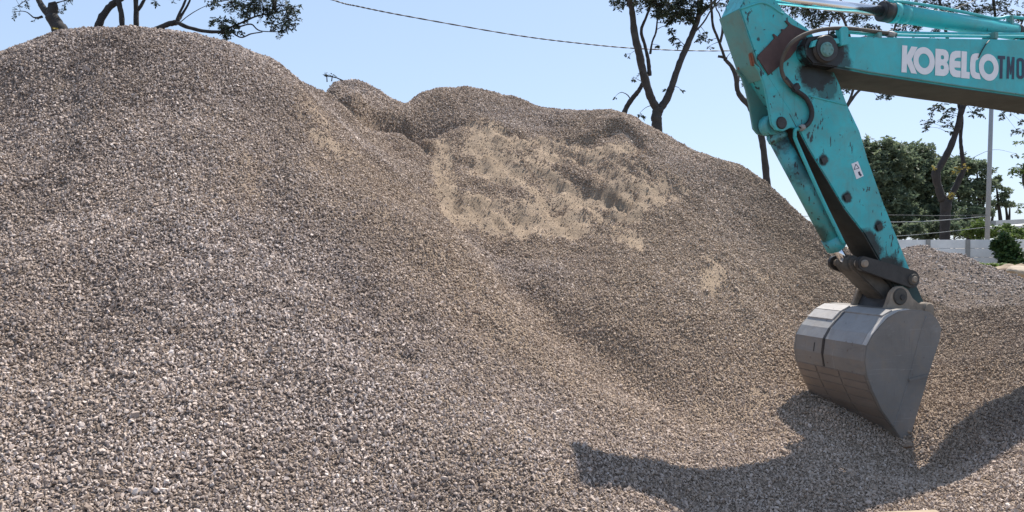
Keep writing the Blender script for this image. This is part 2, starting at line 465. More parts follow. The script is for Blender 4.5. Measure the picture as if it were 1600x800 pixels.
def tps_eval(x, y):
    out = np.empty(x.size)
    xf, yf = x.ravel(), y.ravel()
    for i in range(0, xf.size, 20000):
        s = slice(i, i + 20000)
        d2 = (xf[s, None] - C[None, :, 0]) ** 2 + (yf[s, None] - C[None, :, 1]) ** 2
        out[s] = (0.5 * d2 * np.log(d2 + 1e-9)) @ W[:-3] + W[-3] + W[-2] * xf[s] + W[-1] * yf[s]
    return out.reshape(x.shape)

X0, X1, Y0, Y1, CELL = -14.6, 10.6, -2.6, 25.6, 0.06
nx, ny = int((X1 - X0) / CELL) + 1, int((Y1 - Y0) / CELL) + 1
gx, gy = np.meshgrid(X0 + np.arange(nx) * CELL, Y0 + np.arange(ny) * CELL)
H = tps_eval(gx, gy)
def hsample(x, y, G=None):
    G = H if G is None else G
    u = np.clip((np.asarray(x) - X0) / CELL, 0, nx - 1.001); v = np.clip((np.asarray(y) - Y0) / CELL, 0, ny - 1.001)
    i, j = u.astype(int), v.astype(int); fu, fv = u - i, v - j
    return (G[j, i] * (1 - fu) + G[j, i + 1] * fu) * (1 - fv) + (G[j + 1, i] * (1 - fu) + G[j + 1, i + 1] * fu) * fv
def hit(px, py):
    d = ray(px, py)
    t = np.linspace(2.5, 26, 3000)
    p = CAM[None] + d[None] * t[:, None]
    below = p[:, 2] < hsample(p[:, 0], p[:, 1])
    k = int(np.argmax(below)) if below.any() else len(t) - 1
    return p[k, 0], p[k, 1]
def polydist(pts, x, y):
    """distance to a polyline, signed side (left of travel positive), parameter 0..1"""
    best = np.full(x.shape, 1e9); side = np.zeros(x.shape); par = np.zeros(x.shape)
    n = len(pts) - 1
    for k in range(n):
        (ax, ay), (bx, by) = pts[k], pts[k + 1]
        dx, dy = bx - ax, by - ay
        t = np.clip(((x - ax) * dx + (y - ay) * dy) / (dx * dx + dy * dy + 1e-9), 0, 1)
        d = np.hypot(x - ax - t * dx, y - ay - t * dy)
        s = np.sign(dx * (y - ay) - dy * (x - ax))
        m = d < best
        best = np.where(m, d, best); side = np.where(m, s, side); par = np.where(m, (k + t) / n, par)
    return best, side, par
wob = fbm(gx * 1.3, gy * 1.3, 5, 4) * 0.35
wob2 = fbm(gx * 1.3 + 50, gy * 1.3, 9, 4) * 0.35
def blobmask(pix, rad, soft=0.6, k=1.0):
    pts = smooth_path([hit(*p) for p in pix], 4)
    d, s, p = polydist(pts, gx + wob * k, gy + wob2 * k)
    return 1 - sstep(rad * (1 - soft), rad * (1 + soft), d)
sand = np.zeros_like(H)
for pix, rad, amt in [([(482, 165), (500, 225), (560, 265), (640, 300), (715, 330)], 0.30, 0.50),
                      ([(470, 260), (560, 330), (650, 400)], 0.35, 0.22),
                      ([(686, 222), (695, 250), (708, 290), (722, 326)], 0.27, 0.85),
                      ([(770, 215), (850, 232), (930, 240), (1000, 290)], 0.62, 0.9),
                      ([(765, 322), (820, 340), (880, 345), (930, 330)], 0.55, 1.0),
                      ([(800, 260), (860, 300), (930, 320), (985, 310)], 0.62, 0.95),
                      ([(940, 355), (985, 385)], 0.32, 0.9),
                      ([(1108, 412), (1112, 470)], 0.13, 0.75), ([(1165, 425), (1205, 440)], 0.16, 0.5),
                      ([(780, 480), (840, 560), (960, 620)], 0.25, 0.3),
                      ([(1080, 628), (1215, 630)], 0.14, 0.45),
                      ([(560, 470), (700, 600), (800, 690)], 0.5, 0.2),
                      ([(20, 110), (70, 130)], 0.35, 0.35), ([(110, 100), (150, 110)], 0.3, 0.2), ([(320, 190), (380, 260)], 0.35, 0.2)]:
    sand = np.maximum(sand, amt * blobmask(pix, rad))
# scarps where the bank has slipped: raised above the line, cut away below it
def scarp(pix, hgt, up, lo, flip=1):
    global H
    pts = smooth_path([hit(*p) for p in pix], 5)
    d, s, p = polydist(pts, gx + wob * 0.35, gy + wob2 * 0.35)
    taper = np.sin(np.pi * np.clip(p, 0.03, 0.97)) ** 0.5
    sd = d * s * flip
    st = sstep(-0.05, 0.05, sd)
    H = H + taper * hgt * (0.2 * st * np.exp(-(np.maximum(sd, 0) / up) ** 2) - (1 - st) * np.exp(-(np.minimum(sd, 0) / lo) ** 2))
scarp([(532, 150), (562, 164), (598, 177), (638, 194), (668, 222)], 0.44, 0.25, 0.40)
scarp([(640, 192), (700, 190), (760, 196), (815, 205), (860, 225)], 0.08, 0.3, 0.4)
scarp([(890, 212), (930, 205), (965, 198), (990, 212), (1012, 240)], 0.20, 0.3, 0.38)
scarp([(720, 300), (760, 312), (800, 330)], 0.04, 0.4, 0.5)
scarp([(885, 272), (930, 292), (960, 310), (1000, 322)], 0.10, 0.3, 0.5)
scarp([(760, 215), (830, 240), (880, 252)], 0.04, 0.3, 0.4)
for pl_, h_ in (([(690, 240), (725, 246), (765, 262)], 0.07), ([(815, 268), (845, 272), (878, 288)], 0.08), ([(945, 250), (975, 250), (1004, 264)], 0.08), ([(755, 288), (790, 306)], 0.06), ([(845, 318), (880, 328), (905, 348)], 0.06), ([(900, 240), (925, 250), (940, 262)], 0.07), ([(1010, 270), (1040, 290), (1050, 320)], 0.07), ([(930, 330), (965, 345)], 0.05)):
    scarp(pl_, h_, 0.2, 0.28)
# saddle between the two humps of the back ridge
for sx_, sy_, sd_, sw_ in ((632, 153, 0.36, 0.42),):
    dpt = at(sx_, sy_, 16.2)
    H = H - sd_ * np.exp(-((gx - dpt[0]) / sw_) ** 2 - ((gy - dpt[1]) / 1.6) ** 2)
for pix, dep, wdt in (([(640, 245), (690, 295), (745, 352), (820, 430), (905, 508), (1000, 580), (1100, 628)], 0.30, 0.5), ([(520, 190), (580, 250), (680, 330)], 0.06, 0.25), ([(690, 240), (725, 320), (800, 400)], 0.05, 0.22), ([(560, 320), (660, 420), (780, 540)], 0.035, 0.2)):
    d_, s_, p_ = polydist(smooth_path([hit(*q) for q in pix], 5), gx + wob * 0.3, gy + wob2 * 0.3)
    H = H - dep * np.sin(np.pi * np.clip(p_, 0.05, 0.95)) ** 0.6 * np.exp(-(d_ / wdt) ** 2)
pts_ = [hit(*q) for q in ((1262, 632), (1325, 672), (1388, 708))]
d_, s_, p_ = polydist(pts_, gx, gy)
H = H + 0.07 * np.exp(-(d_ / 0.16) ** 2) * (0.6 + 1.2 * fbm(gx * 3, gy * 3, 57, 2))
H = H + sstep(0.5, 1.4, H) * (fbm(gx * 2.6 + 0.5 * gy, gy * 0.45, 59, 3) * 0.055)
# ridged ripples of slipped material, lumps
lump = fbm(gx * 0.9, gy * 0.9, 21, 3) * 0.16 + fbm(gx * 3.2, gy * 3.2, 33, 4) * 0.07
vis = sstep(0.4, 1.2, H)
H = H + lump * (0.25 + 0.75 * vis) * 0.8
bowl_ = np.exp(-((gx - 0.9) / 2.4) ** 2 - ((gy - 13.3) / 1.5) ** 2)
H = H + bowl_ * (0.05 - 0.20 * np.abs(fbm((gx * 0.9 + gy * 0.45) * 2.2, (gx * 0.45 - gy * 0.9) * 0.9, 43, 4)))
H = H + sand * (fbm(gx * 5.5, gy * 3.0, 41, 4, 0.6) * 0.12)
H = H + sand * fbm(gx * 7.5, gy * 7.5, 47, 2) * 0.05
H = H + fbm(gx * 9, gy * 9, 51, 3) * 0.022
tipx, tipy = at(1410, 697, 7.3)[:2]
H = H - 0.20 * np.exp(-((gx - tipx) ** 2 + (gy - tipy) ** 2) / 0.45 ** 2)
edge = np.minimum.reduce([gx - X0, X1 - gx, gy - Y0, Y1 - gy])
H = np.where(edge < 1.2, H + (np.minimum(H, YARD - 0.15) - H) * (1 - sstep(0, 1.2, edge)), H)
# patchiness: clean patches and patches with more fines
sand = np.clip(sand * (0.82 + 0.45 * fbm(gx * 2.2, gy * 2.2, 61, 4) + 0.55 * fbm((gx * 0.9 + gy * 0.45) * 4.2, (gx * 0.45 - gy * 0.9) * 0.9, 65, 4)), 0, 1)
sand = sstep(0.04, 1.0, sand + 0.35 * fbm(gx * 7, gy * 7, 63, 3) * (sand > 0.02))
wide = np.zeros_like(H)
for pix, rad in (([(690, 230), (760, 260), (860, 300), (980, 330)], 2.0), ([(490, 190), (600, 310), (740, 430), (900, 560)], 1.0), ([(1050, 400), (1150, 440), (1200, 560)], 1.4)):
    wide = np.maximum(wide, blobmask(pix, rad, 0.9, 1.5))
dust = np.clip(sand * 0.9 + 0.55 * wide + 0.30 + 0.55 * fbm(gx * 0.6, gy * 0.6, 71, 4) + 0.25 * sstep(-1.5, 3.0, gx), 0, 1)
dust = np.clip(dust + 0.1, 0, 1) * (sstep(-6, 0.5, gx) * 0.55 + 0.45)

def grid_mesh(xs, ys, Z):
    n, m = Z.shape
    v = np.stack([xs, ys, Z], -1).reshape(-1, 3)
    idx = np.arange(n * m).reshape(n, m)
    f = np.stack([idx[:-1, :-1], idx[:-1, 1:], idx[1:, 1:], idx[1:, :-1]], -1).reshape(-1, 4)
    return mesh_np(v, f, True)
def normals_of(Z, cell):
    dzy, dzx = np.gradient(Z, cell)
    n = np.stack([-dzx, -dzy, np.ones_like(Z)], -1)
    return n / np.linalg.norm(n, axis=-1, keepdims=True)

# ground sheet out to the horizon, sunk under the heap
gxs = np.unique(np.r_[np.linspace(-900, -30, 10), np.linspace(-30, X0 - 0.3, 8), X0 + 0.9, np.linspace(X0 + 0.95, X1 - 0.95, 6), X1 - 0.9, np.linspace(X1 + 0.3, 60, 24), np.linspace(60, 900, 8)])
gys = np.unique(np.r_[np.linspace(-400, -12, 6), np.linspace(-12, Y0 - 0.3, 4), Y0 + 0.9, np.linspace(Y0 + 0.95, Y1 - 0.95, 6), Y1 - 0.9, np.linspace(Y1 + 0.3, 80, 30), np.linspace(80, 1600, 10)])
ax, ay = np.meshgrid(gxs, gys)
ins = (ax > X0 + 0.5) & (ax < X1 - 0.5) & (ay > Y0 + 0.5) & (ay < Y1 - 0.5)
az = np.where(ins, -1.2, YARD)
g = link('ground', grid_mesh(ax, ay, az), M_DIRT)
tag(g, kind='structure')

heap_label = 'huge grey crushed stone heap with sandy slipped patches, filling most of the picture'
heap = link('gravel_heap', grid_mesh(gx, gy, H), M_HEAP)
tag(heap, heap_label, 'gravel heap')
fattr(heap.data, 'sand', sand.ravel()); fattr(heap.data, 'dust', dust.ravel())

# ------------------------------------------------------------------ loose stones: geometry nodes on points that lie on the heap
def stone_nodes():
    ng = bpy.data.node_groups.new('loose stones', 'GeometryNodeTree')
    ng.interface.new_socket('Geometry', in_out='INPUT', socket_type='NodeSocketGeometry')
    ng.interface.new_socket('Geometry', in_out='OUTPUT', socket_type='NodeSocketGeometry')
    N, L = ng.nodes, ng.links
    gi, go = N.new('NodeGroupInput'), N.new('NodeGroupOutput')
    join = N.new('GeometryNodeJoinGeometry')
    for k in range(9):
        ico = N.new('GeometryNodeMeshIcoSphere'); ico.inputs['Radius'].default_value = 1.0; ico.inputs['Subdivisions'].default_value = 1
        rv = N.new('FunctionNodeRandomValue'); rv.data_type = 'FLOAT_VECTOR'
        rv.inputs[0].default_value = (-0.42,) * 3; rv.inputs[1].default_value = (0.42,) * 3
        rv.inputs['Seed'].default_value = 11 + k
        sp = N.new('GeometryNodeSetPosition'); L.new(ico.outputs[0], sp.inputs[0]); L.new(rv.outputs[0], sp.inputs['Offset'])
        tr = N.new('GeometryNodeTransform'); tr.inputs['Scale'].default_value = (1.25, (0.95, 0.75, 0.85)[k % 3], (0.7, 0.55, 0.85)[(k // 3) % 3]); L.new(sp.outputs[0], tr.inputs[0])
        ss = N.new('GeometryNodeSetShadeSmooth'); ss.inputs['Shade Smooth'].default_value = False; L.new(tr.outputs[0], ss.inputs[0])
        sm = N.new('GeometryNodeSetMaterial'); sm.inputs['Material'].default_value = M_STONE; L.new(ss.outputs[0], sm.inputs[0])
        g2 = N.new('GeometryNodeGeometryToInstance'); L.new(sm.outputs[0], g2.inputs[0])
        L.new(g2.outputs[0], join.inputs[0])
    iop = N.new('GeometryNodeInstanceOnPoints')
    iop.inputs['Pick Instance'].default_value = True
    L.new(gi.outputs[0], iop.inputs['Points']); L.new(join.outputs[0], iop.inputs['Instance'])
    def na(name, dt):
        a = N.new('GeometryNodeInputNamedAttribute'); a.data_type = dt; a.inputs['Name'].default_value = name
        return a.outputs[0]
    e2r = N.new('FunctionNodeEulerToRotation'); L.new(na('rot', 'FLOAT_VECTOR'), e2r.inputs[0])
    L.new(e2r.outputs[0], iop.inputs['Rotation'])
    L.new(na('size', 'FLOAT'), iop.inputs['Scale'])
    L.new(na('variant', 'INT'), iop.inputs['Instance Index'])
    L.new(iop.outputs[0], go.inputs[0])
    return ng
NG = stone_nodes()

def scatter(parent, P, size, tone, dst):
    n = len(P)
    me = bpy.data.meshes.new('loose_stones')
    me.vertices.add(n); me.vertices.foreach_set('co', P.astype(np.float32).ravel())
    a = me.attributes.new('rot', 'FLOAT_VECTOR', 'POINT'); a.data.foreach_set('vector', rng.uniform(0, 2 * math.pi, (n, 3)).astype(np.float32).ravel())
    a = me.attributes.new('variant', 'INT', 'POINT'); a.data.foreach_set('value', rng.integers(0, 9, n).astype(np.int32))
    fattr(me, 'size', size); fattr(me, 'tone', tone); fattr(me, 'dust', dst)
    o = link('loose_stones', me, M_STONE, parent)
    o['kind'] = 'stuff'
    md = o.modifiers.new('stones', 'NODES'); md.node_group = NG
    return o

def heap_points(hfun, nfun, dens, region, sandfun, dustfun):
    (xa, xb), (ya, yb) = region
    n = int(dens * (xb - xa) * (yb - ya))
    x = rng.uniform(xa, xb, n); y = rng.uniform(ya, yb, n)
    k = (np.abs(x) < 0.80 * y + 2.0)
    x, y = x[k], y[k]
    z = hfun(x, y); nn = nfun(x, y)
    view = CAM[None] - np.c_[x, y, z]
    view /= np.linalg.norm(view, axis=1, keepdims=True)
    facing = (nn * view).sum(1)
    sd = sandfun(x, y)
    py = (z - CAM[2]) / y
    keep = (facing > -0.10) & (rng.random(len(x)) < (1 / nn[:, 2]) / 1.5) & (rng.random(len(x)) > np.clip(sd * 1.05 + 0.5 * sd * fbm(x * 4, y * 4, 77, 3), 0, 0.85)) & (py > -0.42)
    x, y, z, nn, sd = x[keep], y[keep], z[keep], nn[keep], sd[keep]
    return x, y, z, nn, sd

NH = normals_of(H, CELL)
def nfun(x, y):
    u = np.clip(((x - X0) / CELL).round().astype(int), 0, nx - 1); v = np.clip(((y - Y0) / CELL).round().astype(int), 0, ny - 1)
    return NH[v, u]
x, y, z, nn, sd = heap_points(hsample, nfun, 4200, ((-13.5, 10.0), (3.3, 17.6)), lambda a, b: hsample(a, b, sand), None)
n = len(x)
size = np.clip(rng.lognormal(math.log(0.0090), 0.30, n), 0.0045, 0.019) * (1 - 0.35 * sd)
size *= 1 + 0.20 * sstep(9, 15, y)
size = np.where(rng.random(n) < 0.004 * (1.6 - sstep(0.2, 3, z)), size * rng.uniform(1.4, 2.0, n), size)
P3 = np.c_[x, y, z] + nn * (size * 0.6)[:, None]
tone = np.clip(rng.beta(1.9, 1.7, n) + 0.25 * fbm(x * 0.8, y * 0.8, 81, 4), 0, 1)
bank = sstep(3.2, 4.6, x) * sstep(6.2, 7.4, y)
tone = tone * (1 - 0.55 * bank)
tone = np.where(size > 0.021, np.minimum(tone, 0.5), tone)
dst = np.clip(hsample(x, y, dust) + rng.normal(0, 0.18, n), 0, 1)
print('STONES', n)
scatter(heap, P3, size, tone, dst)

# ------------------------------------------------------------------ second, lower heap on the right, behind the dig
def small_heap():
    cx, cy = at(1440, 387, 15.6)[:2]
    top = 1.97
    xa, xb, ya, yb = cx - 4.6, cx + 5.2, cy - 4.6, cy + 4.6
    cell = 0.07
    sx, sy = np.meshgrid(np.arange(xa, xb, cell), np.arange(ya, yb, cell))
    r = np.hypot((sx - cx) * np.where(sx > cx, 0.95, 1.0), sy - cy)
    z = top + 0.12 - 0.52 * (np.sqrt(r * r + 0.3) - 0.3) - 0.02 * r * r * 0
    z += fbm(sx * 1.1 + 9, sy * 1.1, 91, 3) * 0.14 + fbm(sx * 3.5, sy * 3.5, 93, 4) * 0.07 + fbm(sx * 9, sy * 9, 95, 3) * 0.02
    z = np.maximum(z, 0.2)
    o = link('gravel_heap', grid_mesh(sx, sy, z), M_HEAP)
    tag(o, 'low pale grey gravel heap beyond the bucket, in front of the white wall', 'gravel heap')
    sn = 0.18 * sstep(-0.1, 0.4, fbm(sx, sy, 97, 4)); du = np.full_like(sx, 0.12)
    fattr(o.data, 'sand', sn.ravel()); fattr(o.data, 'dust', du.ravel())
    nn_ = normals_of(z, cell)
    def idx(x, y): return np.clip(((y - ya) / cell).astype(int), 0, sx.shape[0] - 1), np.clip(((x - xa) / cell).astype(int), 0, sx.shape[1] - 1)
    n = int(2600 * (xb - xa) * (yb - ya))
    x = rng.uniform(xa, xb - cell, n); y = rng.uniform(ya, yb - cell, n)
    i = idx(x, y); zz = z[i]; nm = nn_[i]
    view = CAM[None] - np.c_[x, y, zz]; view /= np.linalg.norm(view, axis=1, keepdims=True)
    k = ((nm * view).sum(1) > -0.1) & (zz > 0.5) & (rng.random(n) > sn[i]) & (zz > hsample(x, y) - 0.02)
    x, y, zz, nm = x[k], y[k], zz[k], nm[k]
    size = np.clip(rng.lognormal(math.log(0.0115), 0.35, len(x)), 0.006, 0.028)
    scatter(o, np.c_[x, y, zz] + nm * (size * 0.35)[:, None], size, np.clip(rng.beta(2.3, 1.9, len(x)), 0, 1), np.clip(rng.normal(0.12, 0.15, len(x)), 0, 1))
small_heap()

# ------------------------------------------------------------------ excavator
TH = R(18)
O2 = at(1290, 75, 8.0)[:2]
U = np.array([math.cos(TH), math.sin(TH)]); WD = np.array([-math.sin(TH), math.cos(TH)])
A0 = 7.5                                            # the machine's slewing centre lies this far along the boom
base = O2 + U * A0
exc = empty('excavator', (base[0], base[1], 0.45), TH, 'teal crawler excavator reaching its boom, arm and grey bucket in from the right', 'excavator')
def Pp(px, py, w=0.0):
    """where the view through this pixel meets the machine's plane at width w: (a, z) in machine coordinates"""
    d = ray(px, py)
    b = O2 + WD * w
    t = np.linalg.solve(np.array([[d[0], -U[0]], [d[1], -U[1]]]), b)
    p = CAM + d * t[0]
    return (t[1] - A0, p[2] - 0.45)
def PL(pts, w): return [Pp(p[0], p[1], w) for p in pts]
def P3d(px, py, w):
    a, z = Pp(px, py, w)
    return (a, w, z)

WB, WS = 0.29, 0.165
jt = Pp(1290, 75, -WB)
ARM_FOOT = Pp(1370, 420, -WS)
M_TEAL_BOOM = make_paint('teal boom paint', TEAL, 0.30, [(jt[0] - 0.03, -WB, jt[1] - 0.02, 0.33, 1.0), (jt[0] + 0.16, -WB, jt[1] - 0.22, 0.20, 0.85)], 0.15)
pA = Pp(1352, 392, -WS); pB = Pp(1390, 428, -WS); pC = Pp(1276, 112, -WS); pD = Pp(1292, 138, -WS); pE = Pp(1430, 458, -WS); pF = Pp(1290, 280, 0)
M_TEAL_ARM = make_paint('teal arm paint', TEAL, 0.42, [(pA[0], -WS, pA[1], 0.24, 0.95), (pB[0], -WS, pB[1], 0.23, 0.97), (pC[0], -WS, pC[1], 0.25, 0.98), (pD[0], -WS, pD[1], 0.15, 0.7),
                        (ARM_FOOT[0] + 0.2, 0, ARM_FOOT[1] - 0.22, 0.28, 0.9), (pE[0], -WS, pE[1], 0.21, 0.9)] +
                       [(*[Pp(px, py, -WS)[0]], -WS, Pp(px, py, -WS)[1], r_, 0.95) for px, py, r_ in ((1287, 250, 0.07), (1323, 308, 0.075), (1373, 353, 0.075))], 1.05)
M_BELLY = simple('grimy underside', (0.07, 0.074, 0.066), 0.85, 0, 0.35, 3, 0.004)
M_GREASEPLATE = simple('grease caked plate', (0.03, 0.032, 0.028), 0.7, 0, 0.5, 4, 0.006)
M_TEAL_SAGE = make_paint('dusty teal paint', (0.10, 0.29, 0.28), 0.5, [], 0.3)
M_TEAL_CYL = make_paint('teal cylinder paint', TEAL, 0.25, [], 0.3, rough=0.32)
cyA, cyB = Pp(1222, 222, 0), Pp(1262, 268, 0)
cyC = Pp(1288, 372, 0)
M_TEAL_BCYL = make_paint('worn teal cylinder paint', (0.05, 0.36, 0.40), 0.55, [(cyA[0], 0, cyA[1], 0.14, 0.9), (cyB[0] - 0.10, 0, cyB[1] + 0.02, 0.2, 0.6), (cyC[0] - 0.1, 0, cyC[1], 0.14, 0.6)], 1.3)

# --- boom: closed box section, tapering to the fork at its tip
boom_px = [(1262, 58), (1300, 52), (1318, 57), (1450, 59), (1600, 62), (1760, 68)]
low_px = [(1760, 178), (1600, 151), (1500, 137), (1356, 115), (1300, 104), (1270, 100), (1258, 86), (1256, 70)]
top = PL(boom_px, -WB); low = PL(low_px, -WB)
topz, lowz = top[-1], low[0]
# beyond the picture the boom bends down to its foot on the slewing frame
beyond_top = [(topz[0] + 0.9, topz[1] - 0.10), (-0.35, 1.75), (-0.10, 1.45)]
beyond_low = [(-0.30, 1.15), (-0.62, 1.30), (lowz[0] + 0.55, lowz[1] - 0.02)]
boom_poly = top + beyond_top + beyond_low + low
boom = MB().prism(boom_poly, -WB, WB, 0.012).build('boom', M_TEAL_BOOM, exc)
# dirty belly plate under the box
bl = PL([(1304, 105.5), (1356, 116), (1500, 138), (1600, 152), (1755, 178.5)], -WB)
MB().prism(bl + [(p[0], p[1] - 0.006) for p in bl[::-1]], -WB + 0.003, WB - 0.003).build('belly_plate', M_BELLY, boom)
# flange strip along the lower edge and a weld bead
fl = [(p[0], p[1] + 0.004) for p in PL([(1320, 107), (1356, 114.5), (1500, 136.5), (1600, 150.5), (1755, 177)], -WB)]
MB().tube([(a, -WB - 0.002, z + 0.012) for a, z in fl], 0.007, 6).build('weld_bead', M_TEAL_SAGE, boom)
# joint pin and its boss
ja, jz = Pp(1291, 76, -WB - 0.03)
MB().cyl((ja, -WB - 0.045, jz), (ja, WB + 0.045, jz), 0.135, seg=28, bevel=0.01).build('pin_boss', M_GREASE, exc)
ja2, jz2 = Pp(1293, 77, -WB - 0.06)
m_ = MB().cyl((ja2, -WB - 0.07, jz2), (ja2, WB + 0.07, jz2), 0.072, seg=24, bevel=0.008)
for k in range(6):
    m_.cyl((ja2 + 0.05 * math.cos(k * 1.047), -WB - 0.08, jz2 + 0.05 * math.sin(k * 1.047)), (ja2 + 0.05 * math.cos(k * 1.047), -WB - 0.07, jz2 + 0.05 * math.sin(k * 1.047)), 0.009, seg=8)
m_.build('pin', M_TEAL_SAGE, exc)
# lifting lug / pipe bracket on the boom tip
MB().prism(PL([(1312, 72), (1310, 45), (1314, 42), (1321, 42), (1324, 46), (1324, 70)], -WB - 0.03), -WB - 0.05, -WB + 0.02, 0.006).build('pipe_bracket', M_TEAL_CYL, exc)
MB().prism(PL([(1266, 74), (1270, 64), (1282, 60), (1310, 60), (1312, 68), (1290, 68), (1276, 72)], -WB - 0.03), -WB - 0.035, -WB - 0.002, 0.004).build('boss_cover', M_TEAL_CYL, exc)

# --- lettering on the boom side
Z4 = 6.155
def zx(pts): return [(1380 + p[0] / Z4, 50 + p[1] / Z4) for p in pts]
def ell(cx, cy, rx, ry, n=36, sk=0.1): return [(cx + rx * math.cos(2 * math.pi * k / n), cy + ry * math.sin(2 * math.pi * k / n) + sk * rx * math.cos(2 * math.pi * k / n)) for k in range(n)]
def rrect(x0, y0, x1, y1, r, sk=0.08, n=6):
    out = []
    for cx, cy, a0 in ((x1 - r, y0 + r, -90), (x1 - r, y1 - r, 0), (x0 + r, y1 - r, 90), (x0 + r, y0 + r, 180)):
        for k in range(n + 1):
            a = R(a0 + 90 * k / n); x = cx + r * math.cos(a); out.append((x, cy + r * math.sin(a) + sk * (x - (x0 + x1) / 2)))
    return out
def glyph(name, loops, material, lift=0.004, w=-WB):
    loops3 = [[Vector((a, 0, z)) for a, z in PL(zx(l), w)] for l in loops]
    vs = [(v.x, w - lift, v.z) for l in loops3 for v in l]
    tris = tessellate_polygon([[Vector((v.x, v.z, 0)) for v in l] for l in loops3])
    bm = bmesh.new(); bv = [bm.verts.new(v) for v in vs]
    for t in tris:
        try: bm.faces.new([bv[i] for i in t])
        except ValueError: pass
    bmesh.ops.recalc_face_normals(bm, faces=bm.faces[:])
    for f in bm.faces:
        if f.normal.y > 0: f.normal_flip()
    me = bpy.data.meshes.new(name); bm.to_mesh(me); bm.free()
    return link(name, me, material, exc)
GL = [('K', [[(180, 128), (229, 132), (226, 222), (268, 139), (328, 146), (270, 264), (322, 404), (266, 396), (225, 300), (223, 391), (172, 388)]]),
      ('O', [ell(390, 278, 103, 132), ell(390, 278, 53, 70)]),
      ('B', [[(500, 161), (570, 166), (600, 174), (620, 196), (628, 228), (624, 268), (608, 293), (624, 320), (630, 355), (625, 390), (608, 413), (580, 425), (495, 418)], rrect(551, 225, 581, 264, 12), rrect(549, 322, 580, 360, 12)]),
      ('E', [[(742, 183), (690, 182), (660, 194), (643, 220), (635, 260), (632, 310), (634, 360), (645, 402), (668, 428), (700, 436), (741, 438), (741, 375), (706, 371), (686, 360), (680, 342), (741, 344), (741, 284), (682, 278), (686, 262), (706, 248), (742, 246)]]),
      ('L', [[(750, 184), (803, 190), (797, 384), (830, 387), (827, 450), (746, 443)]]),
      ('C', [[(918, 206), (880, 206), (855, 216), (840, 240), (833, 290), (831, 350), (838, 405), (855, 436), (882, 450), (935, 456), (922, 396), (898, 394), (884, 380), (883, 330), (884, 290), (890, 272), (905, 266), (915, 250)]]),
      ('O', [ell(1012, 341, 95, 129), ell(1012, 341, 48, 66)])]
for ch, loops in GL:
    o = glyph('letter', loops, M_WHITE)
GD = [('T', [[(1100, 228), (1170, 231), (1170, 264), (1148, 263), (1144, 450), (1117, 448), (1121, 261), (1100, 259)]]),
      ('M', [[(1190, 235), (1212, 237), (1225, 345), (1239, 240), (1262, 242), (1256, 456), (1235, 454), (1238, 325), (1229, 410), (1219, 410), (1210, 320), (1206, 450), (1184, 448)]]),
      ('O', [rrect(1281, 250, 1355, 452, 34), rrect(1304, 280, 1331, 424, 13)])]
for ch, loops in GD: glyph('letter', loops, M_NAVY)
# a loose strap end hanging over the lettering
MB().tube([P3d(x, y_, -WB - 0.012) for x, y_ in ((1546, 63), (1540, 70), (1534, 80), (1529, 90))], 0.006, 5).build('loose_tie', M_RUBBER, exc)

# --- hard pipes and hose along the boom
for dy, w, r_ in ((0, -0.22, 0.016), (-4, -0.12, 0.016)):
    MB().tube([P3d(x, y_ + dy, w) for x, y_ in ((1318, 50), (1370, 54), (1450, 56), (1545, 57), (1600, 57), (1750, 60))], r_, 8).build('hydraulic_pipe', M_TEAL_CYL, exc)
for px in (1366, 1547):
    MB().box(P3d(px, 58, -0.2), (0.06, 0.16, 0.075), 0.008).build('pipe_clamp', M_TEAL_SAGE, exc)
hose = smooth_path([P3d(1400, 54, -0.24), P3d(1350, 47, -WB + 0.02), P3d(1318, 44, -WB - 0.02), P3d(1285, 46, -WB - 0.05), P3d(1257, 54, -WB - 0.06), P3d(1236, 68, -WB - 0.03), P3d(1224, 88, -0.25), P3d(1221, 108, -0.22), P3d(1228, 126, -0.21), P3d(1242, 140, -0.20)], 5)
MB().tube(hose, 0.020, 9).build('hose', M_DIRTY, exc)
hose = smooth_path([P3d(1226, 122, -0.21), P3d(1242, 140, -0.20), P3d(1258, 152, -0.20), P3d(1267, 168, -0.20), P3d(1268, 182, -0.20), P3d(1262, 194, -0.20), P3d(1250, 201, -0.20)], 5)
MB().tube(hose, 0.025, 9).build('hose', M_RUBBER, exc)
for (p_, q_) in ((P3d(1250, 201, -0.20), P3d(1256, 198, -0.20)), (P3d(1396, 54, -0.24), P3d(1386, 53, -0.245))):
    MB().cyl(p_, q_, 0.033, seg=6, bevel=0.003).build('hose_fitting', M_MIDSTEEL, exc)
MB().box(P3d(1243, 137, -0.21), (0.09, 0.05, 0.07), 0.01, Matrix.Rotation(R(-35), 3, 'Y')).build('hose_clamp', M_RUBBER, exc)

# --- arm
arm_px = [(1156, 14), (1165, -6), (1174, -24), (1190, -32), (1204, -24), (1212, -1), (1225, 17), (1240, 29), (1266, 47), (1290, 85), (1312, 130), (1325, 165), (1344, 205), (1356, 247), (1368, 281), (1380, 315), (1389, 337), (1406, 381), (1421, 418), (1433, 446), (1444, 472),
          (1440, 484), (1426, 487), (1412, 478), (1396, 448), (1379, 415), (1351, 366), (1320, 326), (1290, 276), (1262, 230), (1235, 176), (1200, 121), (1184, 97)]
arm = MB().prism(PL(arm_px, -WS), -WS, WS, 0.010).build('arm', M_TEAL_ARM, exc)
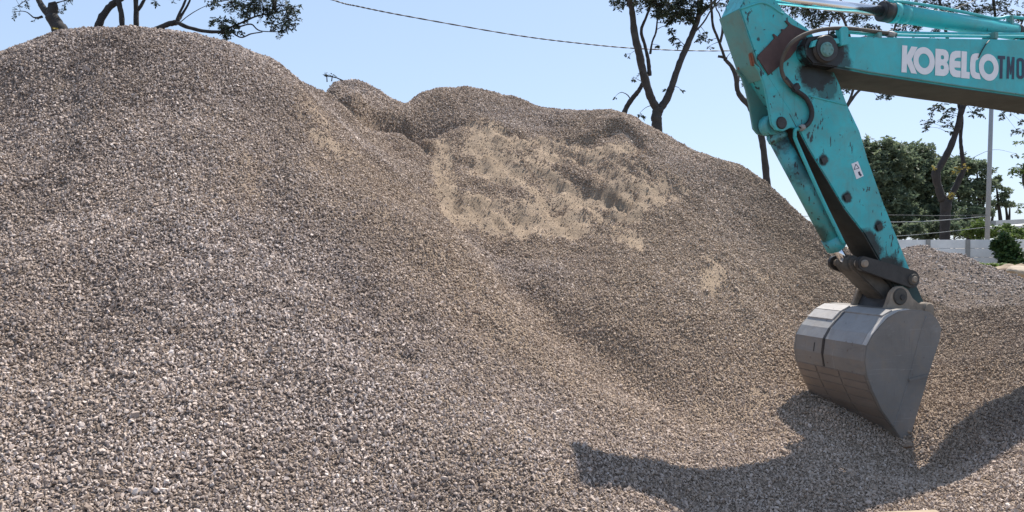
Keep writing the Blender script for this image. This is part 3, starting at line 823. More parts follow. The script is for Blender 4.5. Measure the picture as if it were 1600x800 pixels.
# dusty front plate, lying against the front of the arm
fp = PL([(1156, 14), (1184, 97), (1200, 121)], -WS)
off = [(p[0] - 0.012, p[1] - 0.004) for p in fp]
MB().prism(fp + off[::-1], -WS + 0.004, WS + 0.012, 0.003).build('front_plate', M_TEAL_SAGE, exc)
gp = PL([(1234, 177), (1262, 231), (1290, 277), (1320, 327), (1351, 367), (1379, 416), (1396, 449), (1411, 478)], -WS)
MB().prism(gp + [(p[0] - 0.007, p[1] - 0.005) for p in gp[::-1]], -WS + 0.002, WS - 0.002).build('front_plate', M_GREASEPLATE, exc)
# weld bead and seam lines
MB().tube(smooth_path([P3d(x, y_, -WS - 0.001) for x, y_ in ((1157, 14), (1174, 8), (1190, 4), (1204, 9), (1214, 16), (1224, 22))], 4), 0.011, 6).build('weld_bead', M_TEAL_CYL, exc)
MB().tube(smooth_path([P3d(x, y_, -WS - 0.001) for x, y_ in ((1264, 150), (1285, 155), (1305, 160), (1322, 164))], 4), 0.009, 6).build('weld_bead', M_TEAL_CYL, exc)
# welded rusty repair plate with ragged upper edge
rust_px = [(1182, 90), (1186, 84), (1198, 72), (1209, 60), (1206, 54), (1208, 53), (1214, 58), (1221, 49), (1219, 46), (1225, 46), (1231, 40), (1225, 33), (1228, 32), (1236, 39), (1247, 44), (1262, 50), (1258, 58), (1245, 76), (1234, 90), (1224, 98), (1214, 106), (1200, 118), (1192, 106)]
MB().prism(PL(rust_px, -WS), -WS - 0.014, -WS - 0.001, 0.003).build('repair_plate', M_RUST, exc)
for px, py, w in ((1176, 93, -WS + 0.03), (1156, 100, WS - 0.03)):
    a, z = Pp(px, py, w)
    MB().box((a - 0.012, w, z), (0.035, 0.045, 0.13), 0.01, Matrix.Rotation(R(-14), 3, 'Y')).build('weld_patch', M_ORUST, exc)
# warning sticker: white plate with a black triangle and a figure
st = [(1330, 256), (1340, 252), (1349, 275), (1338, 280)]
sk = MB().prism(PL(st, -WS), -WS - 0.004, -WS - 0.001).build('warning_sticker', M_WHITE, exc)
def sticker_mark(pts):
    MB().prism(PL(pts, -WS), -WS - 0.006, -WS - 0.004).build('printed_mark', M_NAVY, sk)
for a_, b_ in (((1334.0, 265.0), (1336.6, 256.5)), ((1336.6, 256.5), (1341.8, 262.6)), ((1341.8, 262.6), (1334.0, 265.0))):
    d = np.array([b_[1] - a_[1], a_[0] - b_[0]]); d = d / np.linalg.norm(d) * 0.45
    sticker_mark([(a_[0] - d[0], a_[1] - d[1]), (b_[0] - d[0], b_[1] - d[1]), (b_[0] + d[0], b_[1] + d[1]), (a_[0] + d[0], a_[1] + d[1])])
sticker_mark([(1340, 269), (1342.5, 267.5), (1344.5, 272), (1346.5, 273.5), (1344, 275.5), (1341.5, 273)])
# small welded pads on the lower arm
for px, py in ((1288, 250), (1324, 308), (1374, 354)):
    MB().box(P3d(px, py, -WS - 0.008), (0.075, 0.014, 0.06), 0.004, Matrix.Rotation(R(-24), 3, 'Y')).build('weld_pad', M_GREASE, exc)

# --- bracket and bucket cylinder
WE = 0.11
ear_px = [(1178, 98), (1188, 112), (1194, 130), (1199, 152), (1203, 176), (1206, 194), (1213, 203), (1224, 205), (1236, 199), (1250, 202), (1240, 178), (1218, 142), (1200, 116)]
for w0, w1 in ((-WS + 0.002, -WS + 0.035), (WS - 0.035, WS - 0.002)):
    MB().prism(PL(ear_px, -WS), w0, w1, 0.005).build('cylinder_bracket', M_TEAL_ARM if w0 < 0 else M_TEAL_SAGE, exc)
ea, ez = Pp(1221, 192, -WS)
MB().cyl((ea, -WS - 0.012, ez), (ea, WS + 0.012, ez), 0.062, seg=24, bevel=0.008).build('pin', M_GREASE, exc)
c0 = Pp(1223, 194, 0); c1 = Pp(1312, 397, 0)
c0 = (ea, ez)
dv = Vector((c1[0] - c0[0], 0, c1[1] - c0[1])); ln = dv.length; dv.normalize()
def along(t, w=0.0): return (c0[0] + dv.x * t, w, c0[1] + dv.z * t)
bc = MB().cyl((c0[0], -0.07, c0[1]), (c0[0], 0.07, c0[1]), 0.105, seg=24, bevel=0.006).cyl(along(0.08), along(ln * 0.90), 0.094, seg=28, bevel=0.01).cyl(along(ln * 0.86), along(ln * 0.955), 0.103, seg=28, bevel=0.008).cyl(along(0.10), along(0.17), 0.101, seg=28, bevel=0.006)
bcyl = bc.build('bucket_cylinder', M_TEAL_BCYL, exc)
rod_end = Pp(1322, 412, 0)
MB().cyl(along(ln * 0.94), (rod_end[0], 0, rod_end[1]), 0.045, seg=20).build('rod', M_CHROME, bcyl)
pipe = smooth_path([P3d(1249, 201, -0.18), P3d(1243, 203, -0.17), P3d(1242, 212, -0.16), P3d(1246, 225, -0.15), P3d(1283, 308, -0.13), P3d(1315, 374, -0.12), P3d(1316, 378, -0.07)], 4)
MB().tube(pipe, 0.019, 8).build('hydraulic_pipe', M_TEAL_CYL, exc)

# --- linkage
q = Pp(1325, 411, 0)
MB().cyl((q[0], -WS - 0.09, q[1]), (q[0], WS + 0.09, q[1]), 0.038, seg=20, bevel=0.006).build('linkage_pin', M_BUCKETEAR, exc)
MB().cyl((q[0], -0.075, q[1]), (q[0], 0.075, q[1]), 0.085, seg=24, bevel=0.01).build('rod_eye', M_DIRTY, exc)
q2 = Pp(1419, 436, -WS)
def bar(p, r, w0, w1, h0, h1, name, m, bev=0.006):
    p, r = np.array(p), np.array(r); d = (r - p) / np.linalg.norm(r - p); nrm = np.array([-d[1], d[0]])
    poly = []
    for k in range(9):
        t = math.pi / 2 + math.pi * k / 8; poly.append(tuple(p + h0 * (d * math.cos(t) + nrm * math.sin(t))))
    for k in range(9):
        t = -math.pi / 2 + math.pi * k / 8; poly.append(tuple(r + h1 * (d * math.cos(t) + nrm * math.sin(t))))
    return MB().prism(poly, w0, w1, bev).build(name, m, exc)
for sgn in (-1, 1):
    a_, b_ = sorted((sgn * (WS + 0.012), sgn * (WS + 0.062)))
    bar(q, q2, a_, b_, 0.075, 0.095, 'link_arm', M_GREASE)
MB().cyl((q2[0], -WS - 0.085, q2[1]), (q2[0], WS + 0.085, q2[1]), 0.058, seg=22, bevel=0.006).build('pin_collar', M_DIRTY, exc)
MB().cyl((q2[0], -WS - 0.097, q2[1]), (q2[0], WS + 0.097, q2[1]), 0.034, seg=18, bevel=0.006).build('linkage_pin', M_BUCKETEAR, exc)
q3 = Pp(1405, 464, -0.23)
bar(q, q3, -0.125, 0.125, 0.07, 0.085, 'bucket_link', M_DIRTY, 0.012)
MB().cyl((q3[0], -0.265, q3[1]), (q3[0], 0.265, q3[1]), 0.058, seg=22, bevel=0.008).cyl((q3[0], -0.285, q3[1]), (q3[0], -0.262, q3[1]), 0.03, seg=14).build('linkage_pin', M_GREASE, exc)

# --- bucket: faceted shell, two side plates, ears, wear strips
WBK = 0.52
side_px = [(1353, 540), (1362, 523), (1373, 510), (1386, 496), (1402, 487), (1420, 484), (1438, 485), (1452, 488), (1463, 499), (1470, 513), (1467, 532), (1450, 585), (1440, 620), (1429, 657), (1419, 690), (1414, 697), (1396, 669), (1376, 640), (1362, 611), (1353, 586), (1350, 565)]
sp_ = PL(side_px, -WBK)
cen = np.mean(np.array(sp_), 0)
def inset(poly, f): return [tuple(cen + (np.array(p) - cen) * f) for p in poly]
shell_idx = list(range(7, -1, -1)) + [20, 19, 18, 17, 16, 15]
outer = [sp_[i] for i in shell_idx]
bk = MB()
inner = [tuple(cen + (np.array(p) - cen) * 0.945) for p in outer]
bk.prism(outer + inner[::-1], -WBK + 0.004, WBK - 0.004, 0.0)
bucket = bk.build('bucket', M_STEEL, exc)
for w0, w1 in ((-WBK - 0.012, -WBK + 0.024), (WBK - 0.024, WBK + 0.012)):
    MB().prism(inset(sp_, 1.006), w0, w1, 0.007).build('side_plate', M_STEEL, bucket)
# bright worn rim where the side plate meets the top
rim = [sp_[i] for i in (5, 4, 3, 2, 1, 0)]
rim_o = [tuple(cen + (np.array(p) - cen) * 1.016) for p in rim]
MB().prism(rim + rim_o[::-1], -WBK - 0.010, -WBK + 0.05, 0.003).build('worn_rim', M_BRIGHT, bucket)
# side seam and the small bar welded on the side plate
MB().tube(smooth_path([P3d(x, y_, -WBK - 0.012) for x, y_ in ((1447, 494), (1438, 522), (1428, 562), (1414, 612), (1402, 650), (1396, 667))], 4), 0.008, 6).build('weld_bead', M_STEEL, bucket)
MB().prism(PL([(1418, 592), (1449, 584), (1448, 589), (1419, 597)], -WBK - 0.012), -WBK - 0.03, -WBK - 0.012, 0.005).build('side_bar', M_STEEL, bucket)
# wear strips across the lower shell
def strip(p, r, w0, w1, t, name, m, par=bucket, bev=0.004):
    p, r = np.array(p), np.array(r); mid = (p + r) / 2; nrm = np.array([-(r - p)[1], (r - p)[0]]); nrm /= np.linalg.norm(nrm)
    if np.dot(nrm, mid - cen) < 0: nrm = -nrm
    MB().prism([tuple(p - nrm * 0.004), tuple(r - nrm * 0.004), tuple(r + nrm * t), tuple(p + nrm * t)], w0, w1, bev).build(name, m, par)
def lerp(p, r, t): return tuple(np.array(p) * (1 - t) + np.array(r) * t)
low_pts = [sp_[i] for i in (19, 18, 17, 16)]
cuts = [(-WBK + 0.02, -0.14), (-0.132, 0.20), (0.208, WBK - 0.02)]
for k, (p, r) in enumerate(zip(low_pts[:-1], low_pts[1:])):
    n_ = 2
    for j in range(n_):
        for w0, w1 in cuts:
            strip(lerp(p, r, (j + 0.05) / n_), lerp(p, r, (j + 0.95) / n_), w0, w1, 0.008, 'wear_strip', M_BROWNSTEEL)
# plates lying on the top of the shell, cut at the middle
for (w0, w1, i0, i1, m) in ((0.12, WBK - 0.01, 4, 3, M_BRIGHT), (0.12, WBK - 0.01, 3, 2, M_BRIGHT), (-WBK + 0.06, 0.08, 4, 3, M_MIDSTEEL)):  # paler steel paints sunlight onto the shell's top plates
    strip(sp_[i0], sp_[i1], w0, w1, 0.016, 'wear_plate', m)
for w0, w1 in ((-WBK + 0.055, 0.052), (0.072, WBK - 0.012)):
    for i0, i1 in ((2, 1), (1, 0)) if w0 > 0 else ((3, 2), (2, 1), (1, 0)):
        strip(sp_[i0], sp_[i1], w0, w1, 0.004, 'sunlit_facet', M_MIDSTEEL, bev=0)  # paler skins that put sunlight into the upper facets' colour
# dark seams and scratches on the shell
for (p0, p1, w0, w1) in ((4, 3, 0.05, 0.07), (3, 2, 0.05, 0.075), (2, 1, 0.05, 0.085), (1, 0, 0.05, 0.085), (0, 20, 0.052, 0.085), (20, 19, 0.06, 0.08)):
    strip(sp_[p0], sp_[p1], w0, w1, 0.0065, 'stain_strip', M_GREASE, bev=0)
strip(lerp(sp_[0], sp_[20], 0.35), lerp(sp_[0], sp_[20], 0.95), 0.20, 0.212, 0.0025, 'scratch', M_GREASE, bev=0)
# ears that carry the pins
ear = [(1376, 492), (1384, 474), (1390, 456), (1398, 448), (1408, 447), (1417, 453), (1424, 466), (1434, 474), (1448, 474), (1457, 482), (1458, 494)]
for w0, w1 in ((-0.255, -0.205), (0.205, 0.255)):
    MB().prism(PL(ear, -0.23), w0, w1, 0.008).build('hinge_ear', M_BUCKETEAR, bucket)
hp = Pp(1447, 483, -0.23)
MB().cyl((hp[0], -0.275, hp[1]), (hp[0], 0.275, hp[1]), 0.072, seg=22, bevel=0.01).build('hinge_pin', M_BUCKETEAR, bucket)
ra = Pp(1403, 463, -0.23)
MB().cyl((ra[0], -0.272, ra[1]), (ra[0], -0.25, ra[1]), 0.088, seg=24, bevel=0.006).build('pin_collar', M_DIRTY, bucket)
# cross plate between the ears
MB().prism(PL([(1380, 490), (1392, 462), (1398, 462), (1390, 490)], -0.2), -0.2, 0.2, 0.004).build('cross_plate', M_GREASE, bucket)

# --- arm cylinder over the boom
g0, g1 = Pp(1388, 19, 0), Pp(1584, 49, 0)
MB_ = MB().cyl((g0[0], 0, g0[1]), (g1[0], 0, g1[1]), 0.094, seg=32, bevel=0.008)
dg = Vector((g1[0] - g0[0], 0, g1[1] - g0[1])).normalized()
gs = Vector((g0[0], 0, g0[1])); ge = Vector((g1[0], 0, g1[1]))
MB_.cyl(gs + dg * 0.02, gs + dg * 0.10, 0.112, seg=32, bevel=0.006).cyl(gs + dg * 0.16, gs + dg * 0.24, 0.100, seg=32, bevel=0.006)
acyl = MB_.build('arm_cylinder', M_TEAL_CYL, exc)
MB().cyl(gs - dg * 0.10, gs + dg * 0.03, 0.108, seg=28, bevel=0.01).build('gland', M_GREASE, acyl)
rp = Pp(1186, -5, 0)
MB().cyl(gs, (rp[0], 0, rp[1]), 0.056, seg=24).build('rod', M_CHROME, acyl)
MB().cyl((rp[0], -0.09, rp[1]), (rp[0], 0.09, rp[1]), 0.10, seg=24, bevel=0.008).build('rod_eye', M_GREASE, acyl)
MB().cyl(ge, ge + dg * 0.07, 0.085, seg=24, bevel=0.01).cyl(ge + dg * 0.05, ge + dg * 0.32, 0.07, seg=24).build('cylinder_base', M_DIRTY, acyl)
MB().tube(smooth_path([P3d(x, y_, -0.05) for x, y_ in ((1392, 2), (1420, 4), (1470, 12), (1520, 22), (1556, 29), (1576, 26), (1596, 28), (1660, 36))], 4), 0.017, 8).build('hydraulic_pipe', M_TEAL_CYL, acyl)
MB().box(P3d(1578, 33, -0.05), (0.05, 0.07, 0.12), 0.01).build('pipe_clamp', M_TEAL_SAGE, acyl)
MB().box(P3d(1390, 8, -0.04), (0.09, 0.07, 0.10), 0.012).build('port_block', M_TEAL_CYL, acyl)
# lug that carries the cylinder's foot on the boom
la, lz = ge.x + dg.x * 0.3, ge.z + dg.z * 0.3
for w in (-0.1, 0.1):
    MB().prism([(la - 0.12, lz - 0.28), (la - 0.1, lz), (la - 0.03, lz + 0.1), (la + 0.06, lz + 0.1), (la + 0.15, lz), (la + 0.25, lz - 0.3)], w - 0.02, w + 0.02, 0.004).build('cylinder_lug', M_TEAL_BOOM, exc)

# --- the machine itself, beyond the right edge of the picture
for s in (-1, 1):
    tr = []
    for k in range(13): 
        t = R(90 + 180 * k / 12); tr.append((-1.65 + 0.45 * math.cos(t), 0.47 + 0.45 * math.sin(t)))
    for k in range(13):
        t = R(-90 + 180 * k / 12); tr.append((1.65 + 0.45 * math.cos(t), 0.47 + 0.45 * math.sin(t)))
    m_ = MB().prism(tr, s * 1.15 - 0.28, s * 1.15 + 0.28, 0.02)
    for k in range(20):
        for z_ in (0.01, 0.93): m_.box((-1.65 + 3.3 * k / 19, s * 1.15, z_), (0.07, 0.6, 0.05), 0.008)
    m_.build('track', M_GREASE, exc)
MB().box((0, 0, 0.62), (2.2, 1.8, 0.5), 0.05).cyl((0, 0, 0.85), (0, 0, 1.1), 0.65, seg=32).build('undercarriage', M_DIRTY, exc)
MB().prism([(-1.25, 1.1), (1.9, 1.1), (2.1, 1.35), (2.1, 2.2), (1.8, 2.35), (-1.25, 2.0)], 0.32, 1.35, 0.04).prism([(0.35, 1.1), (1.9, 1.1), (2.1, 1.35), (2.1, 2.2), (1.8, 2.35), (0.35, 2.35)], -1.35, 0.318, 0.04).build('machine_house', M_TEAL_BOOM, exc)
cab = MB().prism([(-1.35, 1.1), (0.3, 1.1), (0.3, 2.95), (-0.85, 2.95), (-1.35, 2.1)], -1.33, -0.36, 0.05).build('cab', M_TEAL_CYL, exc)
MB().prism([(-1.2, 1.85), (-0.35, 1.85), (-0.35, 2.8), (-0.82, 2.8), (-1.2, 2.1)], -1.345, -1.335, 0).build('cab_window', M_GLASS, cab)
for w in (-0.36, 0.36):
    MB().prism([(-0.75, 1.0), (-0.62, 1.5), (-0.35, 1.75), (-0.1, 1.5), (0.1, 1.0)], w - 0.03, w + 0.03, 0.005).build('boom_lug', M_TEAL_BOOM, exc)

# ------------------------------------------------------------------ trees
def catm(pts, n=5): return smooth_path(pts, n)
class Leaves:
    def __init__(s): s.v = []; s.t = []; s.tw = []
    def spray(s, c, Rr, nspray, nleaf, size, droop=0.5, tone=(0.0, 1.0), flat=0.7):
        """twigs hanging about a centre, leaflets down both sides of each"""
        c = np.array(c)
        for i in range(nspray):
            o = rng.normal(0, 1, 3); o /= np.linalg.norm(o) + 1e-6
            st = c + o * Rr * rng.random() ** 0.5 * np.array([1, 1, flat])
            d = o * 0.7 + rng.normal(0, 0.45, 3); d[2] -= droop; d /= np.linalg.norm(d)
            ln = Rr * rng.uniform(0.35, 0.75)
            s.tw.append((c, st, st + d * ln * 0.5 + np.array([0, 0, -0.06 * droop * ln]), st + d * ln + np.array([0, 0, -0.25 * droop * ln])))
            tn = np.clip(rng.normal(0.5, 0.28), *tone)
            side = np.cross(d, [0, 0, 1]); side /= np.linalg.norm(side) + 1e-6
            for k in range(nleaf):
                t = (k + rng.random()) / nleaf
                p = st + d * ln * t + np.array([0, 0, -0.25 * droop * ln * t * t])
                ld = side * (1 if k % 2 else -1) + d * rng.uniform(0.1, 0.8) + rng.normal(0, 0.35, 3); ld[2] -= 0.25 * droop
                ld /= np.linalg.norm(ld)
                nn2 = np.cross(ld, rng.normal(0, 1, 3)); nn2 /= np.linalg.norm(nn2) + 1e-6
                sz = size * rng.uniform(0.6, 1.3)
                s.v.append((p, p + ld * sz * 0.5 + nn2 * sz * 0.22, p + ld * sz, p + ld * sz * 0.5 - nn2 * sz * 0.22))
                s.t.append(np.clip(tn + rng.normal(0, 0.12), 0, 1))
    def build(s, name, m, parent):
        V = np.array(s.v).reshape(-1, 3); n = len(s.v)
        me = mesh_np(V, np.arange(n * 4).reshape(n, 4))
        fattr(me, 'tone', np.repeat(np.array(s.t), 4))
        return link(name, me, m, parent)

def limb(mb, px_pts, D, seg=9, wig=0.02, n=5, dd=0.0):
    """px_pts: (px, py, width in px); D: distance; dd: drift in depth along the limb"""
    P, r = [], []
    N_ = len(px_pts)
    for k, (px, py, wd) in enumerate(px_pts):
        d_ = D + dd * k / max(1, N_ - 1)
        P.append(at(px, py, d_)); r.append(wd / F * d_ / 2)
    q = catm([np.r_[p, rr] for p, rr in zip(P, r)], n)
    pts = []; rr = []
    for k, e in enumerate(q):
        w_ = 0 if k in (0,) else wig * e[3] * 4
        pts.append(e[:3] + rng.normal(0, w_, 3) * 0.5); rr.append(max(0.004, e[3] * rng.uniform(0.93, 1.08)))
    mb.tube(pts, rr, seg)
    return pts
def twigs_to(mb, anchors, c, rad):
    A = np.array(anchors); c = np.array(c)
    k = int(np.argmin(((A - c) ** 2).sum(1)))
    mid = (A[k] + c) / 2 + rng.normal(0, 0.08, 3) * np.linalg.norm(A[k] - c)
    mid[2] += 0.08 * np.linalg.norm(A[k] - c)
    mb.tube(catm([np.r_[A[k], rad], np.r_[mid, rad * 0.7], np.r_[c, rad * 0.35]], 4) if False else [e[:3] for e in catm([A[k], mid, c], 4)], list(np.linspace(rad, rad * 0.3, 9)), 5)

def tree(name, label, D, limbs, clusters, leaf=M_LEAF, bark=M_BARK, size=0.12, group=None, cat='tree', root=None, nleaf=9, extra=None, droop=0.6, gz=YARD):
    """limbs: list of (points, depth drift); clusters: (px, py, radius px, sprays, depth offset); the trunk's foot runs down to the ground"""
    f = at(limbs[0][0][0][0], limbs[0][0][0][1], D)
    rx = f[0] if root is None else root
    t = empty(name, (0, 0, 0), 0, label, cat, group)
    gz = max(gz, float(hsample(rx, D)) if (X0 + 1 < rx < X1 - 1 and D < Y1 - 1) else gz)
    t.location = (rx, D, gz)
    mb = MB(); anchors = []
    w0 = limbs[0][0][0][2] / F * D / 2
    down = [np.array([rx, D, gz - 0.25]), np.array([rx * 0.7 + f[0] * 0.3, D, gz + (f[2] - gz) * 0.45]), f]
    mb.tube(catm(down, 6), list(np.linspace(w0 * 1.45, w0, 13)), 10)
    for pts, dd in limbs:
        anchors += limb(mb, pts, D, dd=dd)[1:]
    lv = Leaves()
    for (px, py, rpx, ns, dz) in clusters:
        c = at(px, py, D + dz); rr = rpx / F * D
        twigs_to(mb, anchors, c, 0.012 + 0.012 * rr)
        lv.spray(c, rr, ns, nleaf, size, droop)
    for tw in lv.tw: mb.tube(list(tw), [0.007 * D / 24, 0.006 * D / 24, 0.0045 * D / 24, 0.002], 3, False)
    o = mb.build('trunk', bark, t, False); o.location = -Vector(t.location)
    if lv.v:
        o = lv.build('crown', leaf, t); o.location = -Vector(t.location)
    if extra:
        lv = Leaves()
        for (px, py, rpx, ns, dz) in extra: lv.spray(at(px, py, D + dz), rpx / F * D, ns, 8, size * 0.9, 0.2)
        o = lv.build('young_leaves', M_LEAF_YELLOW, t); o.location = -Vector(t.location)
    return t
def crown_over(x0, x1, y0, y1, n, r, ns, dz=1.2):
    return [(rng.uniform(x0, x1), rng.uniform(y0, y1), r * rng.uniform(0.7, 1.3), ns, rng.uniform(-dz, dz)) for _ in range(n)]

GT = 'trees standing behind the gravel heap'
tree('tree', 'thick leaning sawn-off trunk with a stub, at the left end of the heap crest', 14.6,
     [([(100, 60, 24), (92, 44, 22), (80, 25, 19)], 0), ([(80, 25, 15), (66, 10, 9), (58, -8, 8), (45, -60, 6), (20, -110, 4)], 0.3), ([(80, 25, 17), (83, 12, 15), (82, 6, 12)], 0), ([(66, 26, 4), (58, 28, 3), (52, 27, 2)], 0)],
     [(30, 8, 14, 5, 0.2), (22, 18, 8, 2, 0), (40, 3, 10, 3, 0.1), (100, 2, 14, 5, 0), (92, 14, 8, 2, 0.1), (55, 30, 5, 2, 0), (115, -4, 10, 4, 0)] + crown_over(-40, 120, -130, -30, 12, 22, 14, 0.8), size=0.055, group=GT, extra=[(88, 43, 4, 3, -0.2)], bark=M_BARKD)
tree('tree', 'pair of dark stems, one leaning right and one upright, rising from the heap crest', 15.0,
     [([(150, 52, 11), (158, 30, 11), (170, 12, 10), (185, 0, 10), (205, -20, 8), (225, -70, 6)], 0.3), ([(191, 50, 8), (190, 25, 8), (186, 5, 8), (184, -10, 7), (175, -60, 5)], 0)],
     crown_over(130, 260, -150, -40, 14, 22, 16, 0.8), size=0.06, group=GT, bark=M_BARKD)
tree('tree', 'slim upright trunk forking near the top of the picture, behind the heap crest', 15.2,
     [([(213, 50, 8), (213, 20, 8), (212, 0, 7), (208, -60, 5)], 0), ([(214, 18, 5), (222, 6, 5), (228, -8, 4), (240, -50, 3)], 0.2)],
     [(245, 2, 7, 3, 0), (272, 0, 6, 2, 0)] + crown_over(190, 280, -130, -40, 9, 20, 14, 0.7), size=0.06, group=GT, bark=M_BARKD)
tree('tree', 'low spreading tree with a level branch and drooping leaves, right of the front crest', 14.4,
     [([(228, 52, 9), (248, 44, 8), (262, 38, 8), (276, 35, 9)], 0.1), ([(276, 35, 6), (280, 22, 4), (290, 0, 3.5), (300, -40, 3)], 0.1), ([(278, 33, 5), (283, 25, 4), (296, 2, 3), (310, -40, 2.5)], 0.3), ([(276, 35, 6), (295, 43, 6), (320, 49, 5), (345, 50, 5), (362, 51, 3)], -0.1),
      ([(345, 49, 4), (372, 38, 3), (385, 32, 3), (402, 25, 2.4), (430, 20, 2)], 0.2), ([(365, 45, 2.4), (380, 40, 2.2), (393, 38, 2.2), (402, 46, 2), (412, 49, 1.6), (440, 50, 1.2)], 0), ([(362, 50, 2.5), (372, 57, 2.2), (380, 58, 2.2), (392, 53, 2), (410, 50, 1.6)], 0), ([(280, 36, 1.5), (298, 22, 1.3), (320, 10, 1.0), (345, 2, 0.8)], 0.2)],
     [(334, 4, 9, 9, 0), (362, 3, 15, 24, 0.2), (392, 6, 17, 30, -0.2), (412, 14, 17, 30, 0.1), (440, 8, 18, 30, 0.2), (458, 12, 12, 18, 0), (382, 22, 12, 16, 0), (452, 30, 14, 20, 0.1), (440, 45, 12, 14, 0), (424, 36, 10, 12, 0), (340, 33, 12, 18, 0.1), (355, 42, 12, 22, 0), (364, 34, 10, 14, 0), (352, 50, 10, 20, -0.1), (374, 50, 6, 7, 0), (462, 38, 7, 6, 0), (330, -4, 10, 8, 0), (404, -2, 22, 30, 0)] + crown_over(310, 460, -110, -20, 12, 24, 26, 0.8), size=0.062, group=GT, bark=M_BARKD)
tree('tree', 'forked tree with a broad V of two limbs, left of the excavator arm', 24.0,
     [([(1027, 225, 17), (1027, 198, 16), (1026, 180, 17), (1030, 168, 16)], 0), ([(1027, 172, 13), (1016, 150, 12), (1009, 128, 13), (1003, 105, 12), (998, 80, 12), (991, 50, 11), (988, 20, 9), (984, 0, 8), (975, -60, 6), (960, -120, 4)], -0.3), ([(1030, 170, 13), (1040, 158, 12), (1050, 135, 11), (1058, 110, 10), (1070, 80, 10), (1082, 52, 9), (1090, 30, 9), (1094, 8, 8), (1090, -20, 6), (1080, -80, 4)], 0.4),
      ([(1015, 118, 7), (1013, 95, 6), (1008, 72, 5), (1002, 48, 5), (1010, 26, 4), (1016, 8, 4), (1022, -30, 3)], 0.2), ([(1016, 84, 4), (1019, 66, 3), (1025, 50, 3), (1027, 32, 2.5), (1030, 18, 2), (1036, -10, 2)], 0.2), ([(1090, 28, 6), (1103, 14, 5), (1118, 0, 4), (1140, -30, 3)], 0.5), ([(1084, 52, 3), (1100, 34, 2.6), (1112, 14, 2.2), (1125, 0, 2)], 0.4), ([(984, 4, 4), (978, 0, 3), (970, -10, 3)], 0)],
     [(965, 4, 10, 18, 0), (1010, 4, 14, 26, 0.3), (1035, 8, 18, 64, -0.3), (1060, 6, 18, 66, 0.2), (1052, 22, 13, 40, 0), (1075, 22, 13, 40, 0.2), (985, 2, 10, 16, 0), (1090, 4, 14, 30, 0), (1022, 2, 14, 34, 0), (1078, 32, 7, 10, 0), (1025, 22, 9, 14, 0), (1044, 36, 5, 6, 0), (1048, 48, 5, 8, 0), (1053, 60, 5, 8, 0), (1057, 68, 4, 5, 0), (1095, 57, 7, 8, 0.2), (1105, 55, 5, 4, 0.2), (1100, 10, 12, 16, 0), (1000, 112, 10, 2, 0), (1045, 142, 9, 2, 0), (985, 84, 7, 2, 0), (1000, 176, 9, 2, 0), (1028, 70, 4, 2, 0), (1064, 140, 6, 1, 0)] + crown_over(950, 1130, -130, -10, 22, 26, 36, 1.6), size=0.11, group=GT, bark=M_BARK)
tree('tree', 'short curved pruned stem beside the base of the V-forked tree', 24.6,
     [([(972, 190, 8), (978, 170, 8), (988, 154, 8), (998, 142, 7), (1004, 130, 6), (1006, 124, 4)], -0.3), ([(986, 156, 2), (980, 148, 1.5), (972, 144, 1)], 0)],
     [(990, 120, 7, 2, 0), (962, 150, 5, 1, 0)], size=0.10, group=GT, bark=M_BARK)
tree('tree', 'thin crooked bare trunk bending close to the left side of the excavator arm', 25.5,
     [([(1200, 300, 11), (1197, 270, 11), (1193, 235, 10), (1188, 205, 10), (1180, 185, 11), (1172, 166, 10), (1158, 152, 8), (1152, 140, 7), (1150, 120, 7), (1143, 104, 6), (1132, 92, 5)], 0), ([(1133, 93, 5), (1126, 72, 4), (1120, 56, 4), (1114, 40, 4), (1112, 15, 4), (1110, -30, 3), (1105, -90, 2)], 0.2), ([(1124, 68, 3), (1128, 52, 3), (1128, 38, 2.4), (1124, 22, 2), (1118, 6, 2), (1120, -50, 1.5)], -0.2), ([(1126, 66, 3), (1131, 46, 3), (1137, 30, 2), (1148, 10, 2), (1160, -30, 1.5)], 0.2), ([(1176, 168, 5), (1177, 158, 4), (1175, 150, 3)], 0), ([(1136, 92, 4), (1128, 89, 4), (1122, 88, 4)], 0), ([(1152, 138, 4), (1155, 118, 3), (1158, 100, 2)], 0.2)],
     [(1120, 6, 10, 8, 0), (1138, 0, 10, 8, 0), (1145, 84, 6, 2, 0), (1165, 126, 7, 3, 0), (1108, 72, 6, 2, 0), (1110, 62, 7, 3, 0)] + crown_over(1080, 1190, -110, -15, 14, 22, 22, 1.2), size=0.10, group=GT, bark=M_BARK)
GB = 'tall trees by the yard wall'
tree('tree', 'tall open tree whose crown shows above the boom, its trunk hidden behind the arm', 33.0,
     [([(1300, 330, 12), (1302, 250, 12), (1312, 195, 10), (1322, 168, 8)], 0), ([(1322, 168, 5), (1338, 146, 4), (1352, 132, 4), (1372, 100, 4), (1392, 60, 3), (1405, 20, 3), (1420, -40, 2)], 0.3), ([(1320, 172, 5), (1330, 150, 4), (1336, 120, 4), (1330, 70, 4), (1318, 30, 4), (1300, 0, 4), (1290, -60, 3)], -0.3), ([(1300, 28, 3), (1296, 40, 2), (1294, 60, 2), (1290, 95, 2)], 0)],
     [(1240, 8, 18, 49, 0), (1262, 14, 15, 45, 0.3), (1285, 22, 15, 45, 0), (1270, 34, 9, 19, 0), (1310, 14, 18, 45, 0.5), (1340, 26, 16, 38, 0.2), (1360, 44, 14, 26, 0), (1350, 10, 18, 30, 0), (1230, -6, 15, 41, 0), (1318, 138, 9, 10, 0), (1330, 134, 8, 8, 0.2), (1308, 128, 8, 7, 0), (1378, 142, 9, 12, 0), (1390, 148, 8, 8, 0), (1398, 140, 6, 6, 0), (1372, 152, 5, 4, 0), (1255, 44, 6, 9, 0), (1300, 48, 7, 9, 0)] + crown_over(1210, 1400, -110, -10, 22, 26, 34, 1.5), size=0.13, group=GB)
